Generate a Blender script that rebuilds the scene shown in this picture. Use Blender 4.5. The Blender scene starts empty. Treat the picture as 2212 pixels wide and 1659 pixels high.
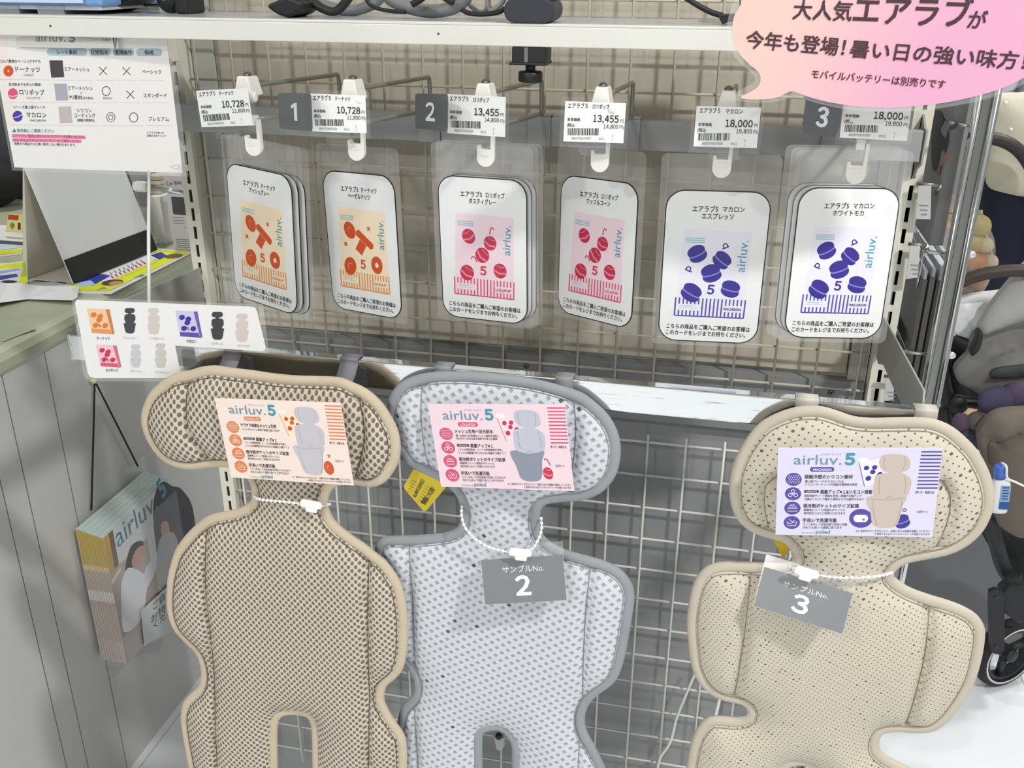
import bpy, math, random
import numpy as np
from mathutils import Vector, Matrix, Euler
from mathutils.geometry import delaunay_2d_cdt

random.seed(7)
scene = bpy.context.scene
COL = scene.collection

# ------------------------------------------------------------------ camera
CAM = np.array([0.2407, -1.1621, 1.4746])
CROT = (1.1642, -0.0054, 0.2152)
FPX = 2086.06
cd = bpy.data.cameras.new('camera')
cd.sensor_width = 36.0
cd.lens = FPX / 2212.0 * 36.0
cd.clip_start = 0.02
cam = bpy.data.objects.new('camera', cd)
cam.location = CAM
cam.rotation_euler = CROT
COL.objects.link(cam)
scene.camera = cam
RM = np.array(Euler(CROT, 'XYZ').to_matrix())

# ------------------------------------------------------------------ world, exposure, lamps
scene.view_settings.view_transform = 'Standard'
scene.view_settings.look = 'None'
scene.view_settings.exposure = -0.34
scene.view_settings.gamma = 1.0
scene.view_settings.use_curve_mapping = False
w = bpy.data.worlds.new('store_ambience')
scene.world = w
w.use_nodes = True
bg = w.node_tree.nodes['Background']
bg.inputs[0].default_value = (0.93, 0.97, 1.0, 1)
bg.inputs[1].default_value = 0.44
CEIL_Z = 3.0
LAMPS = [(1.5, -1.3, 74), (-1.3, -2.4, 34), (-0.5, -3.6, 48), (1.7, 1.3, 36), (-1.2, 1.2, 24), (2.3, 2.6, 24)]
for lx, ly, lw in LAMPS:
    ld = bpy.data.lights.new('ceiling_lamp_light', 'AREA')
    ld.shape = 'RECTANGLE'
    ld.size = 0.22
    ld.size_y = 0.12
    ld.energy = lw
    ld.color = (1.0, 0.985, 0.96)
    lo = bpy.data.objects.new('ceiling_lamp_light', ld)
    lo.location = (lx, ly, CEIL_Z - 0.06)
    COL.objects.link(lo)

# ------------------------------------------------------------------ picture rays (for measuring real positions)
def ray(x, y):
    return RM @ np.array([(x - 1106) / FPX, -(y - 829.5) / FPX, -1.0])
def onY(x, y, Y):
    d = ray(x, y); return CAM + d * (Y - CAM[1]) / d[1]
def onX(x, y, X):
    d = ray(x, y); return CAM + d * (X - CAM[0]) / d[0]
def onZ(x, y, Z):
    d = ray(x, y); return CAM + d * (Z - CAM[2]) / d[2]
def pj(P):
    q = (np.asarray(P) - CAM) @ RM
    return np.array((1106 + FPX * q[0] / -q[2], 829.5 - FPX * q[1] / -q[2]))
def lm(res, p, n=120):
    p = np.array(p, float); r = res(p); c = r @ r; mu = 1e-3
    for _ in range(n):
        J = np.empty((len(r), len(p)))
        for i in range(len(p)):
            q = p.copy(); q[i] += 1e-6; J[:, i] = (res(q) - r) / 1e-6
        A = J.T @ J
        d = np.linalg.solve(A + mu * np.diag(np.diag(A) + 1e-9), -J.T @ r)
        rq = res(p + d); cq = rq @ rq
        if cq < c:
            done = c - cq < 1e-9
            p, r, c = p + d, rq, cq; mu /= 3
            if done: break
        else:
            mu *= 4
        if mu > 1e10: break
    return p
def rotm(yaw, pitch, roll):
    return np.array(Matrix.Rotation(yaw, 3, 'Z') @ Matrix.Rotation(pitch, 3, 'X') @ Matrix.Rotation(roll, 3, 'Y'))
def homog(src, dst):
    A = []; b = []
    for (x, y), (u, v) in zip(src, dst):
        A += [[x, y, 1, 0, 0, 0, -u * x, -u * y], [0, 0, 0, x, y, 1, -v * x, -v * y]]; b += [u, v]
    h = np.append(np.linalg.solve(np.array(A, float), np.array(b, float)), 1).reshape(3, 3)
    def f(x, y):
        q = h @ np.array([x, y, 1.0]); return q[0] / q[2], q[1] / q[2]
    return f
class Pose:
    """a flat card: its measured size and attitude (corners TL TR BR BL as seen, centre at depth Y)"""
    def __init__(s, c4, Y, yaw=None):
        c4 = np.array(c4, float); c = onY(*c4.mean(0), Y)
        def cor(p):
            R = rotm(p[2] if yaw is None else yaw, p[3], p[4])
            return [np.array([p[0], Y, p[1]]) + R @ np.array([a * p[5] / 2, 0, b * p[6] / 2]) for a, b in ((-1, 1), (1, 1), (1, -1), (-1, -1))]
        def res(p):
            e = np.concatenate([pj(k) - t for k, t in zip(cor(p), c4)])
            return np.concatenate([e, [p[2] * .2, p[3], p[4]]])
        p = lm(res, [c[0], c[2], yaw or 0, 0, 0, .1, .1])
        s.R = rotm(p[2] if yaw is None else yaw, p[3], p[4]); s.c = np.array([p[0], Y, p[1]]); s.w, s.h = p[5], p[6]
        s.matrix = Matrix.Translation(Vector(s.c)) @ Matrix(s.R).to_4x4()
    def local(s, x, y):
        """picture point -> (x, z) on the card"""
        n = s.R[:, 1]; d = ray(x, y)
        P = CAM + d * ((s.c - CAM) @ n) / (d @ n)
        q = s.R.T @ (P - s.c); return q[0], q[2]
    def template(s, c4):
        w, h = s.w / 2, s.h / 2
        return homog(c4, [(-w, h), (w, h), (w, -h), (-w, -h)])

# ------------------------------------------------------------------ materials
def lin(h):
    h = h.lstrip('#'); v = [int(h[i:i + 2], 16) / 255 for i in (0, 2, 4)]
    return [(c / 12.92 if c <= 0.04045 else ((c + 0.055) / 1.055) ** 2.4) for c in v] + [1.0]
_M = {}
def M(hexc, rough=0.5, metal=0.0, spec=0.5, coat=0.0, name=None):
    k = (hexc, rough, metal, spec, coat)
    if k in _M: return _M[k]
    m = bpy.data.materials.new(name or 'surface_' + hexc.strip('#')); m.use_nodes = True
    b = m.node_tree.nodes['Principled BSDF']
    b.inputs['Base Color'].default_value = lin(hexc)
    b.inputs['Roughness'].default_value = rough
    b.inputs['Metallic'].default_value = metal
    b.inputs['Specular IOR Level'].default_value = spec
    b.inputs['Coat Weight'].default_value = coat
    _M[k] = m
    return m
class NT:
    def __init__(s, name):
        s.m = bpy.data.materials.new(name); s.m.use_nodes = True
        s.t = s.m.node_tree; s.b = s.t.nodes['Principled BSDF']; s.out = s.t.nodes['Material Output']
    def n(s, typ, **kw):
        nd = s.t.nodes.new(typ)
        for k, v in kw.items(): setattr(nd, k, v)
        return nd
    def l(s, a, b): s.t.links.new(a, b)
    def val(s, sock, x):
        if hasattr(x, 'links') or hasattr(x, 'is_linked'): s.l(x, sock)
        else: sock.default_value = x
    def math(s, op, a, b=None, c=None, clamp=False):
        nd = s.n('ShaderNodeMath', operation=op, use_clamp=clamp)
        s.val(nd.inputs[0], a)
        if b is not None: s.val(nd.inputs[1], b)
        if c is not None: s.val(nd.inputs[2], c)
        return nd.outputs[0]
    def obj(s):
        tc = s.n('ShaderNodeTexCoord'); sx = s.n('ShaderNodeSeparateXYZ'); s.l(tc.outputs['Object'], sx.inputs[0])
        return tc.outputs['Object'], sx.outputs[0], sx.outputs[1], sx.outputs[2]
    def mix(s, f, a, b):
        nd = s.n('ShaderNodeMix', data_type='RGBA')
        s.val(nd.inputs[0], f)
        s.val(nd.inputs[6], a); s.val(nd.inputs[7], b)
        return nd.outputs[2]
    def noise(s, vec, scale, detail=3.0, dist=0.0):
        nd = s.n('ShaderNodeTexNoise'); s.l(vec, nd.inputs['Vector'])
        nd.inputs['Scale'].default_value = scale; nd.inputs['Detail'].default_value = detail; nd.inputs['Distortion'].default_value = dist
        return nd.outputs[0]
    def mapped(s, vec, sc):
        nd = s.n('ShaderNodeMapping'); s.l(vec, nd.inputs[0]); nd.inputs['Scale'].default_value = sc
        return nd.outputs[0]
    def bump(s, h, strength, dist):
        nd = s.n('ShaderNodeBump'); nd.inputs['Strength'].default_value = strength; nd.inputs['Distance'].default_value = dist
        s.l(h, nd.inputs['Height']); s.l(nd.outputs[0], s.b.inputs['Normal'])
    def ramp(s, f, lo, hi):
        nd = s.n("ShaderNodeMapRange", interpolation_type="SMOOTHSTEP"); s.val(nd.inputs[0], f); nd.inputs[1].default_value = lo; nd.inputs[2].default_value = hi; return nd.outputs[0]
    def set(s, **kw):
        for k, v in kw.items(): s.val(s.b.inputs[k.replace('_', ' ')], v)
        return s.m

def film(name, tint='#ffffff', milk=0.12, gloss=0.08, rough=0.08):
    """clear plastic sheet: mostly see-through, a little milky, glossy"""
    t = NT(name); t.t.nodes.remove(t.b)
    tr = t.n('ShaderNodeBsdfTransparent'); tr.inputs[0].default_value = lin(tint)
    df = t.n('ShaderNodeBsdfDiffuse'); df.inputs[0].default_value = (0.85, 0.86, 0.86, 1)
    gl = t.n('ShaderNodeBsdfGlossy'); gl.inputs[1].default_value = rough; gl.inputs[0].default_value = (1, 1, 1, 1)
    m1 = t.n('ShaderNodeMixShader'); m1.inputs[0].default_value = milk
    t.l(tr.outputs[0], m1.inputs[1]); t.l(df.outputs[0], m1.inputs[2])
    fr = t.n('ShaderNodeLayerWeight'); fr.inputs['Blend'].default_value = 0.5
    f2 = t.math('ADD', gloss * .5, t.math('MULTIPLY', t.math('POWER', fr.outputs['Facing'], 4.0), gloss * 4), clamp=True)
    m2 = t.n('ShaderNodeMixShader'); t.l(f2, m2.inputs[0])
    t.l(m1.outputs[0], m2.inputs[1]); t.l(gl.outputs[0], m2.inputs[2])
    t.l(m2.outputs[0], t.out.inputs[0])
    return t.m
FILM = film('laminate_film', milk=0.085, gloss=0.05, rough=0.15)
ACRYL = film('clear_acrylic', tint='#ffffff', milk=0.02, gloss=0.05, rough=0.05)
CHROME = M('#c9cccd', 0.13, 1.0, name='chrome')
STEEL = M('#a7a9a8', 0.32, 1.0, name='brushed_steel')
WHITE_PLASTIC = M('#ebeae4', 0.35, name='white_plastic')
BLACK_PLASTIC = M('#17181a', 0.45, name='black_plastic')

# ------------------------------------------------------------------ mesh builder
class MB:
    def __init__(s): s.v = []; s.f = []; s.m = []; s.s = []
    def add(s, v, f, m=0, smooth=False):
        o = len(s.v); s.v += [tuple(map(float, p)) for p in v]
        for q in f: s.f.append(tuple(o + i for i in q)); s.m.append(m); s.s.append(smooth)
    def box(s, x0, x1, y0, y1, z0, z1, m=0, R=None, c=None):
        v = [(x, y, z) for x in (x0, x1) for y in (y0, y1) for z in (z0, z1)]
        if R is not None: v = [np.asarray(R) @ np.array(p) + (0 if c is None else np.asarray(c)) for p in v]
        s.add(v, [(0, 1, 3, 2), (4, 6, 7, 5), (0, 4, 5, 1), (2, 3, 7, 6), (0, 2, 6, 4), (1, 5, 7, 3)], m)
    def tube(s, path, r, n=8, m=0, closed=False, flat=1.0, up=None, caps=True):
        """r: radius or list; flat: ratio of the second half-axis (along `up` when given)"""
        P = [np.array(p, float) for p in path]; k = len(P)
        rs = list(r) if hasattr(r, '__len__') else [r] * k
        v = []; N = None
        for i in range(k):
            a = P[(i - 1) % k] if (closed or i) else P[0]
            b = P[(i + 1) % k] if (closed or i < k - 1) else P[-1]
            t = b - a; t = t / (np.linalg.norm(t) + 1e-12)
            if up is not None: N = np.array(up, float)
            elif N is None: N = np.array([0, 0, 1.0]) if abs(t[2]) < .9 else np.array([1.0, 0, 0])
            N = N - t * (N @ t); N /= np.linalg.norm(N) + 1e-12
            B = np.cross(t, N)
            for j in range(n):
                an = 2 * math.pi * j / n
                v.append(P[i] + rs[i] * (B * math.cos(an) + N * math.sin(an) * flat))
        f = []
        for i in range(k if closed else k - 1):
            for j in range(n):
                a = i * n + j; b = i * n + (j + 1) % n; i2 = ((i + 1) % k) * n
                f.append((a, b, i2 + (j + 1) % n, i2 + j))
        s.add(v, f, m, True)
        if not closed and caps:
            o = len(s.v) - len(v)
            s.f.append(tuple(o + j for j in range(n))[::-1]); s.m.append(m); s.s.append(False)
            s.f.append(tuple(o + (k - 1) * n + j for j in range(n))); s.m.append(m); s.s.append(False)
    def rod(s, a, b, r, n=10, m=0): s.tube([a, b], r, n, m)
    def prism(s, poly, d0, d1, m=0, axes='xz', side=None):
        """polygon in two axes, extruded along the third from d0 to d1"""
        k = len(poly)
        def pt(p, d):
            if axes == 'xz': return (p[0], d, p[1])
            if axes == 'yz': return (d, p[0], p[1])
            return (p[0], p[1], d)
        v = [pt(p, d0) for p in poly] + [pt(p, d1) for p in poly]
        s.add(v, [tuple(range(k))[::-1], tuple(range(k, 2 * k))], m)
        o = len(s.v) - 2 * k
        for i in range(k):
            s.f.append((o + i, o + (i + 1) % k, o + k + (i + 1) % k, o + k + i)); s.m.append(m if side is None else side); s.s.append(False)
    def lathe(s, prof, c, n=24, m=0, axis='z', smooth=True, caps=True):
        v = []
        for r, h in prof:
            for j in range(n):
                a = 2 * math.pi * j / n; x, y = r * math.cos(a), r * math.sin(a)
                p = (x, y, h) if axis == 'z' else ((x, h, y) if axis == 'y' else (h, x, y))
                v.append((c[0] + p[0], c[1] + p[1], c[2] + p[2]))
        f = []
        for i in range(len(prof) - 1):
            for j in range(n):
                f.append((i * n + j, i * n + (j + 1) % n, (i + 1) * n + (j + 1) % n, (i + 1) * n + j))
        s.add(v, f, m, smooth)
        o = len(s.v) - len(v)
        for i in (0, len(prof) - 1) if caps else ():
            if prof[i][0] > 1e-6: s.f.append(tuple(o + i * n + j for j in range(n))); s.m.append(m); s.s.append(False)
    def ball(s, c, r, n=14, m=0):
        r = (r, r, r) if not hasattr(r, '__len__') else r
        v = [(c[0], c[1], c[2] - r[2])]
        k = n // 2
        for i in range(1, k):
            a = -math.pi / 2 + math.pi * i / k
            for j in range(n):
                b = 2 * math.pi * j / n
                v.append((c[0] + r[0] * math.cos(a) * math.cos(b), c[1] + r[1] * math.cos(a) * math.sin(b), c[2] + r[2] * math.sin(a)))
        v.append((c[0], c[1], c[2] + r[2])); f = []
        for j in range(n): f.append((0, 1 + (j + 1) % n, 1 + j))
        for i in range(k - 2):
            for j in range(n):
                a = 1 + i * n; f.append((a + j, a + (j + 1) % n, a + n + (j + 1) % n, a + n + j))
        a = 1 + (k - 2) * n
        for j in range(n): f.append((a + j, a + (j + 1) % n, len(v) - 1))
        s.add(v, f, m, True)
    def build(s, name, mats, parent=None, origin=None, matrix=None, local=False, bevel=0.0, seg=2, fix=True):
        me = bpy.data.meshes.new(name)
        V = s.v
        if parent is not None and not local:
            inv = WORLD[parent.name].inverted(); V = [inv @ Vector(p) for p in V]
        elif origin is not None:
            V = [(p[0] - origin[0], p[1] - origin[1], p[2] - origin[2]) for p in V]
        me.from_pydata([tuple(p) for p in V], [], s.f)
        for mt in (mats if isinstance(mats, (list, tuple)) else [mats]): me.materials.append(mt)
        me.polygons.foreach_set('material_index', s.m)
        me.polygons.foreach_set('use_smooth', s.s)
        me.update()
        if fix:
            import bmesh
            bm = bmesh.new(); bm.from_mesh(me); bmesh.ops.recalc_face_normals(bm, faces=bm.faces); bm.to_mesh(me); bm.free()
        o = bpy.data.objects.new(name, me); COL.objects.link(o)
        if parent is not None:
            o.parent = parent; WORLD[o.name] = WORLD[parent.name]
        else:
            mt = matrix if matrix is not None else Matrix.Translation(Vector(origin if origin is not None else (0, 0, 0)))
            o.matrix_world = mt; WORLD[o.name] = mt
        if bevel:
            b = o.modifiers.new('edge', 'BEVEL'); b.width = bevel; b.segments = seg; b.limit_method = 'ANGLE'; b.angle_limit = math.radians(40)
        return o
WORLD = {}
def tag(o, label, cat, group=None, kind=None):
    o['label'] = label; o['category'] = cat
    if group: o['group'] = group
    if kind: o['kind'] = kind
    return o
def structure(o): o['kind'] = 'structure'; return o
def thing(name, label, cat, loc=(0, 0, 0), group=None, matrix=None):
    o = bpy.data.objects.new(name, None); COL.objects.link(o)
    mt = matrix if matrix is not None else Matrix.Translation(Vector(loc))
    o.matrix_world = mt; o.empty_display_size = 0.02
    WORLD[o.name] = mt
    return tag(o, label, cat, group)
def smooth_path(pts, closed=False, k=6):
    P = [np.array(p, float) for p in pts]; n = len(P); out = []
    for i in range(n if closed else n - 1):
        p0 = P[(i - 1) % n] if (closed or i) else P[0]; p1 = P[i]; p2 = P[(i + 1) % n]
        p3 = P[(i + 2) % n] if (closed or i < n - 2) else P[-1]
        for j in range(k):
            t = j / k
            out.append(0.5 * (2 * p1 + (p2 - p0) * t + (2 * p0 - 5 * p1 + 4 * p2 - p3) * t * t + (3 * p1 - p0 - 3 * p2 + p3) * t ** 3))
    if not closed: out.append(P[-1])
    return out
def resample(P, step, closed):
    P = [np.array(p, float) for p in P]
    Q = P + [P[0]] if closed else P
    d = np.concatenate([[0], np.cumsum([np.linalg.norm(Q[i + 1] - Q[i]) for i in range(len(Q) - 1)])])
    n = max(3, int(d[-1] / step)); A = np.array(Q)
    t = np.linspace(0, d[-1], n + 1)
    R = np.stack([np.interp(t, d, A[:, i]) for i in range(A.shape[1])], 1)
    return R[:-1] if closed else R
def inside(pts, poly):
    x, y = pts[:, 0], pts[:, 1]; r = np.zeros(len(pts), bool); n = len(poly)
    for i in range(n):
        x0, y0 = poly[i]; x1, y1 = poly[(i + 1) % n]
        c = ((y0 > y) != (y1 > y)) & (x < (x1 - x0) * (y - y0) / (y1 - y0 + 1e-15) + x0)
        r ^= c
    return r
def dist_to(pts, line, closed):
    L = np.asarray(line); n = len(L); d = np.full(len(pts), 1e9)
    for i in range(n if closed else n - 1):
        a = L[i]; b = L[(i + 1) % n]; e = b - a; t = np.clip(((pts - a) @ e) / (e @ e + 1e-15), 0, 1)
        d = np.minimum(d, np.linalg.norm(pts - a - t[:, None] * e, axis=1))
    return d
def puffy(mb, outline, Y, T, lam, holes=(), seams=(), back=0.006, step=0.006, base=0.003, m=0, mback=0, split=None, extra=None, seam_lam=None, seam_base=0.2):
    """padded fabric panel: outline (x,z), bulging towards -Y, stitched down along seams"""
    outs = [np.asarray(outline)] + [np.asarray(h) for h in holes]
    lo = outs[0].min(0); hi = outs[0].max(0)
    gx, gz = np.meshgrid(np.arange(lo[0], hi[0], step), np.arange(lo[1], hi[1], step))
    gx = gx + (np.arange(gx.shape[0]) % 2)[:, None] * step / 2
    G = np.stack([gx.ravel(), gz.ravel()], 1)
    ok = inside(G, outs[0]) & (dist_to(G, outs[0], True) > step * .55)
    for h in outs[1:]: ok &= ~inside(G, h) & (dist_to(G, h, True) > step * .55)
    G = G[ok]; pts = []; edges = []
    for L in outs:
        o = len(pts); pts += [tuple(p) for p in L]; edges += [(o + i, o + (i + 1) % len(L)) for i in range(len(L))]
    for sl in seams:
        R = resample(sl, step * .8, False); R = R[inside(R, outs[0]) & (dist_to(R, outs[0], True) > step * .4)]
        for h in outs[1:]: R = R[~inside(R, h) & (dist_to(R, h, True) > step * .4)]
        if len(R) < 2: continue
        o = len(pts); pts += [tuple(p) for p in R]; edges += [(o + i, o + i + 1) for i in range(len(R) - 1) if np.linalg.norm(R[i + 1] - R[i]) < step * 2]
        G = G[dist_to(G, R, False) > step * .5]
    pts += [tuple(p) for p in G]
    V, E, F, *_ = delaunay_2d_cdt([Vector(p) for p in pts], edges, [], 0, 1e-7)
    V = np.array([(p[0], p[1]) for p in V]); F = np.array([f for f in F if len(f) == 3])
    c = V[F].mean(1); ok = inside(c, outs[0])
    for h in outs[1:]: ok &= ~inside(c, h)
    F = F[ok]
    d = np.full(len(V), 1e9)
    for L in outs: d = np.minimum(d, dist_to(V, L, True))
    h = base + T * (1 - np.exp(-d / lam))
    for sl in seams:
        ds = dist_to(V, sl, False); h = h * (1 - (1 - seam_base) * np.exp(-ds / (seam_lam or lam * .5)))
    ex = np.zeros(len(V)) if extra is None else np.array([extra(x, z) for x, z in V])
    front = [(x, Y - q + e, z) for (x, z), q, e in zip(V, h, ex)]
    bk = [(x, Y + back + e, z) for (x, z), e in zip(V, ex)]
    n = len(V); o = len(mb.v); mb.v += front + bk
    cnt = {}
    for f in F:
        mi = m if split is None else split(*V[list(f)].mean(0))
        mb.f.append(tuple(o + int(i) for i in f)); mb.m.append(mi); mb.s.append(True)
        mb.f.append(tuple(o + n + int(i) for i in f[::-1])); mb.m.append(mback); mb.s.append(True)
        for a, b in ((f[0], f[1]), (f[1], f[2]), (f[2], f[0])):
            if (b, a) in cnt: cnt.pop((b, a))
            else: cnt[(a, b)] = 1
    for a, b in cnt:
        mb.f.append((o + int(b), o + int(a), o + n + int(a), o + n + int(b))); mb.m.append(mback); mb.s.append(False)

# ------------------------------------------------------------------ print on flat sheets
_T = {}
def glyphs(s):
    if s not in _T:
        c = bpy.data.curves.new('lettering', 'FONT'); c.body = s; c.size = 1.0; c.resolution_u = 2
        o = bpy.data.objects.new('lettering', c); me = o.to_mesh()
        v = np.array([p.co[:2] for p in me.vertices]); f = [tuple(p.vertices) for p in me.polygons]
        o.to_mesh_clear(); bpy.data.objects.remove(o); bpy.data.curves.remove(c)
        w = v[:, 0].max() - v[:, 0].min(); v[:, 0] = (v[:, 0] - v[:, 0].min()) / w
        _T[s] = (v, f, w)
    return _T[s]
class Print:
    def __init__(s, tf, y0=-0.0006, dy=0.0000025):
        s.hold = False; s.yt = y0 - .00028; s.mb = MB(); s.tf = tf; s.y = y0; s.dy = dy; s.mats = []
    def mi(s, m):
        if isinstance(m, str): m = M(m, 0.38)
        if m not in s.mats: s.mats.append(m)
        return s.mats.index(m)
    def poly(s, pts, col, raw=False):
        s.y -= 0 if s.hold else s.dy
        q = [(p if raw else s.tf(*p)) for p in pts]
        s.mb.add([(x, s.y, z) for x, z in q], [tuple(range(len(q)))], s.mi(col))
    def rect(s, x0, y0, x1, y1, col): s.poly([(x0, y0), (x1, y0), (x1, y1), (x0, y1)], col)
    def ell(s, cx, cy, rx, ry, col, ang=0, n=28, a0=0, a1=360):
        ca, sa = math.cos(math.radians(ang)), math.sin(math.radians(ang)); pts = []
        full = a1 - a0 >= 360
        for i in range(n if full else n + 1):
            t = math.radians(a0 + (a1 - a0) * i / n); x, y = rx * math.cos(t), ry * math.sin(t)
            pts.append((cx + x * ca - y * sa, cy + x * sa + y * ca))
        s.poly(pts, col)
    def rrect(s, x0, y0, x1, y1, r, col, n=5):
        pts = []
        for cx, cy, a in ((x1 - r, y0 + r, -90), (x1 - r, y1 - r, 0), (x0 + r, y1 - r, 90), (x0 + r, y0 + r, 180)):
            for i in range(n + 1):
                t = math.radians(a + 90 * i / n); pts.append((cx + r * math.cos(t), cy + r * math.sin(t)))
        s.poly(pts, col)
    def line(s, pts, wd, col, closed=False):
        P = [np.array(p, float) for p in pts]; k = len(P); L = []; R = []
        for i in range(k):
            a = P[(i - 1) % k] if (closed or i) else P[0]; b = P[(i + 1) % k] if (closed or i < k - 1) else P[-1]
            t = b - a; t /= np.linalg.norm(t) + 1e-9; nn = np.array([-t[1], t[0]]) * wd / 2
            L.append(P[i] + nn); R.append(P[i] - nn)
        s.y -= 0 if s.hold else s.dy; q = [s.tf(*p) for p in L + R]
        f = [(i, (i + 1) % k, k + (i + 1) % k, k + i) for i in range(k if closed else k - 1)]
        s.mb.add([(x, s.y, z) for x, z in q], f, s.mi(col))
    def ring(s, cx, cy, rx, ry, wd, col, n=24):
        s.line([(cx + rx * math.cos(2 * math.pi * i / n), cy + ry * math.sin(2 * math.pi * i / n)) for i in range(n)], wd, col, True)
    def text(s, st, x0, y0, x1, y1, h, col, bold=0.0, hl=None):
        """baseline from (x0,y0) to (x1,y1), em height h, in template units"""
        v, f, wd = glyphs(st)
        a = np.array(s.tf(x0, y0)); b = np.array(s.tf(x1, y1)); e = b - a
        k = np.linalg.norm(e) / (math.hypot(x1 - x0, y1 - y0) + 1e-9)
        # local size of one template unit across the baseline
        ux, uy = -(y1 - y0), (x1 - x0); q = math.hypot(ux, uy); ux, uy = -ux / q, -uy / q
        c = np.array(s.tf(x0 + ux * h, y0 + uy * h)); k2 = hl or np.linalg.norm(c - a)
        nrm = np.array([-e[1], e[0]]); nrm /= np.linalg.norm(nrm) + 1e-12
        yy = s.yt; le = np.linalg.norm(e) + 1e-12; n = 1 if bold <= 0 else (5 if bold < .03 else 9)
        for j in range(n):
            t = 2 * math.pi * (j - .5) / (n - 1) if n > 1 else 0; r = bold * k2 * (1 if j and n > 1 else 0)
            d = e / le * (r * math.cos(t)) + nrm * (r * math.sin(t))
            yy -= 3e-6
            s.mb.add([(a[0] + d[0] + e[0] * p[0] + nrm[0] * p[1] * k2, yy, a[1] + d[1] + e[1] * p[0] + nrm[1] * p[1] * k2) for p in v], f, s.mi(col))
def _digits(p, st, x0, y0, x1, y1, h, col, bold=0.0):
    adv = [.30 if c == ',' else .60 for c in st]; tot = sum(adv); x = 0
    for c, a in zip(st, adv):
        lo, hi = (x + (.06 if c == ',' else .05 if c != '1' else .12)) / tot, (x + a - (.08 if c == ',' else .05 if c != '1' else .08)) / tot
        L = lambda u: (x0 + (x1 - x0) * u, y0 + (y1 - y0) * u)
        p.text(c if c == ',' else chr(ord(c) + 0xFEE0), *L(lo), *L(hi), h, col, bold); x += a
Print.digits = _digits
def rr_outline(w, h, r, n=6, top=0.0):
    pts = []
    for cx, cy, a in ((w / 2 - r, h / 2 + top - r, 90), (-w / 2 + r, h / 2 + top - r, 180), (-w / 2 + r, -h / 2 + r, 270), (w / 2 - r, -h / 2 + r, 360)):
        for i in range(n + 1):
            t = math.radians(a - 90 + 90 * i / n); pts.append((cx + r * math.cos(t), cy + r * math.sin(t)))
    return pts

# ================================================================== setting
t = NT('floor_tile')
vec, ox, oy, oz = t.obj()
def tile_line(t, c, pitch, off, wd):
    fr = t.math('FRACT', t.math('DIVIDE', t.math('ADD', c, off), pitch))
    return t.math('LESS_THAN', t.math('ABSOLUTE', t.math('SUBTRACT', fr, 0.5)), wd / pitch / 2)
g = t.math('MAXIMUM', tile_line(t, ox, 0.45, 10.02, 0.003), tile_line(t, oy, 0.45, 10.12, 0.003))
nz = t.noise(vec, 3.0)
base = t.mix(nz, lin('#e6eaf0'), lin('#f0f3f6'))
t.set(Base_Color=t.mix(g, base, lin('#b9bfc6')), Roughness=0.28)
FLOOR = t.m
mb = MB(); mb.box(-5, 5, -4.5, 6, -0.1, 0, 0); structure(mb.build('floor', FLOOR))
mb = MB(); mb.box(-5, 5, -4.5, 6, CEIL_Z, CEIL_Z + 0.1, 0); structure(mb.build('ceiling', M('#e9e9e6', 0.9)))
mb = MB(); mb.box(-5, 5, 6, 6.1, 0, CEIL_Z, 0); structure(mb.build('wall_back', M('#c9cccd', 0.8)))
mb = MB(); mb.box(-5, 5, -4.6, -4.5, 0, CEIL_Z, 0); structure(mb.build('wall_front', M('#dcdcd8', 0.8)))
mb = MB(); mb.box(-5.1, -5, -4.5, 6, 0, CEIL_Z, 0); structure(mb.build('wall_left', M('#c4c6c6', 0.8)))
mb = MB(); mb.box(5, 5.1, -4.5, 6, 0, CEIL_Z, 0); structure(mb.build('wall_right', M('#d4d5d4', 0.8)))

# ================================================================== gondola display rack
CREAM = M('#e4e2d3', 0.4, name='cream_enamel')
GREYB = M('#9b9d9c', 0.55, name='grey_enamel')
rack = thing('display_rack', 'cream steel display rack with slotted posts and grey back panels', 'display rack', (0, 0.02, 0))
Z0 = 1.2431
def upright(X):
    mb = MB(); hw = 0.0105; zt = 1.9; zb = 0.0; dp = 0.034
    sw = 0.0023; sh = 0.0085
    mb.box(X - hw, X - sw, -0.001, 0.001, zb, zt); mb.box(X + sw, X + hw, -0.001, 0.001, zb, zt)
    z = Z0 - 0.025 * 49; prev = zb
    while z < zt - .02:
        if z > .02:
            if z - sh > prev: mb.box(X - sw, X + sw, -0.001, 0.001, prev, z - sh)
            prev = z + sh
        z += 0.025
    mb.box(X - sw, X + sw, -0.001, 0.001, prev, zt)
    for a in (X - hw, X + hw - 0.0012): mb.box(a, a + 0.0012, 0.001, dp, zb, zt)
    mb.box(X - hw + .0012, X + hw - .0012, dp - 0.001, dp, zb, zt, 1)  # near-black back wall: shade inside the slots put into the colour
    mb.build('upright', [CREAM, M('#1d1d1b', 0.9)], rack)
upright(-0.45); upright(0.45)
mb = MB(); mb.box(-0.438, 0.438, 0.034, 0.046, 0.95, 1.9); mb.build('back_board', M('#b9bab2', 0.6), rack)
mb = MB()
mb.box(-0.437, 0.437, 0.0155, 0.0335, 0.93, 1.0005); mb.box(-0.437, 0.437, 0.006, 0.0335, 0.925, 0.962)
brail = mb.build('bottom_rail', M('#8a8c8d', 0.45), rack)
for sx, sz in ((onY(1137, 763, .0155)[0], 0.984), (onY(1800, 818, .0155)[0], 0.984)):
    mb = MB(); mb.lathe([(0, -.0014), (.003, -.0014), (.0042, 0)], (sx, .0155, sz), 14, 0, 'y')
    mb.box(sx - .002, sx + .002, .0138, .0142, sz - .0005, sz + .0005, 1); mb.box(sx - .0005, sx + .0005, .0138, .0142, sz - .002, sz + .002, 1)
    mb.build('screw', [M('#77797a', .35, .8), M('#222222', .8)], brail)
t = NT('lower_panel_grey'); vec, *_ = t.obj()
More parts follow.
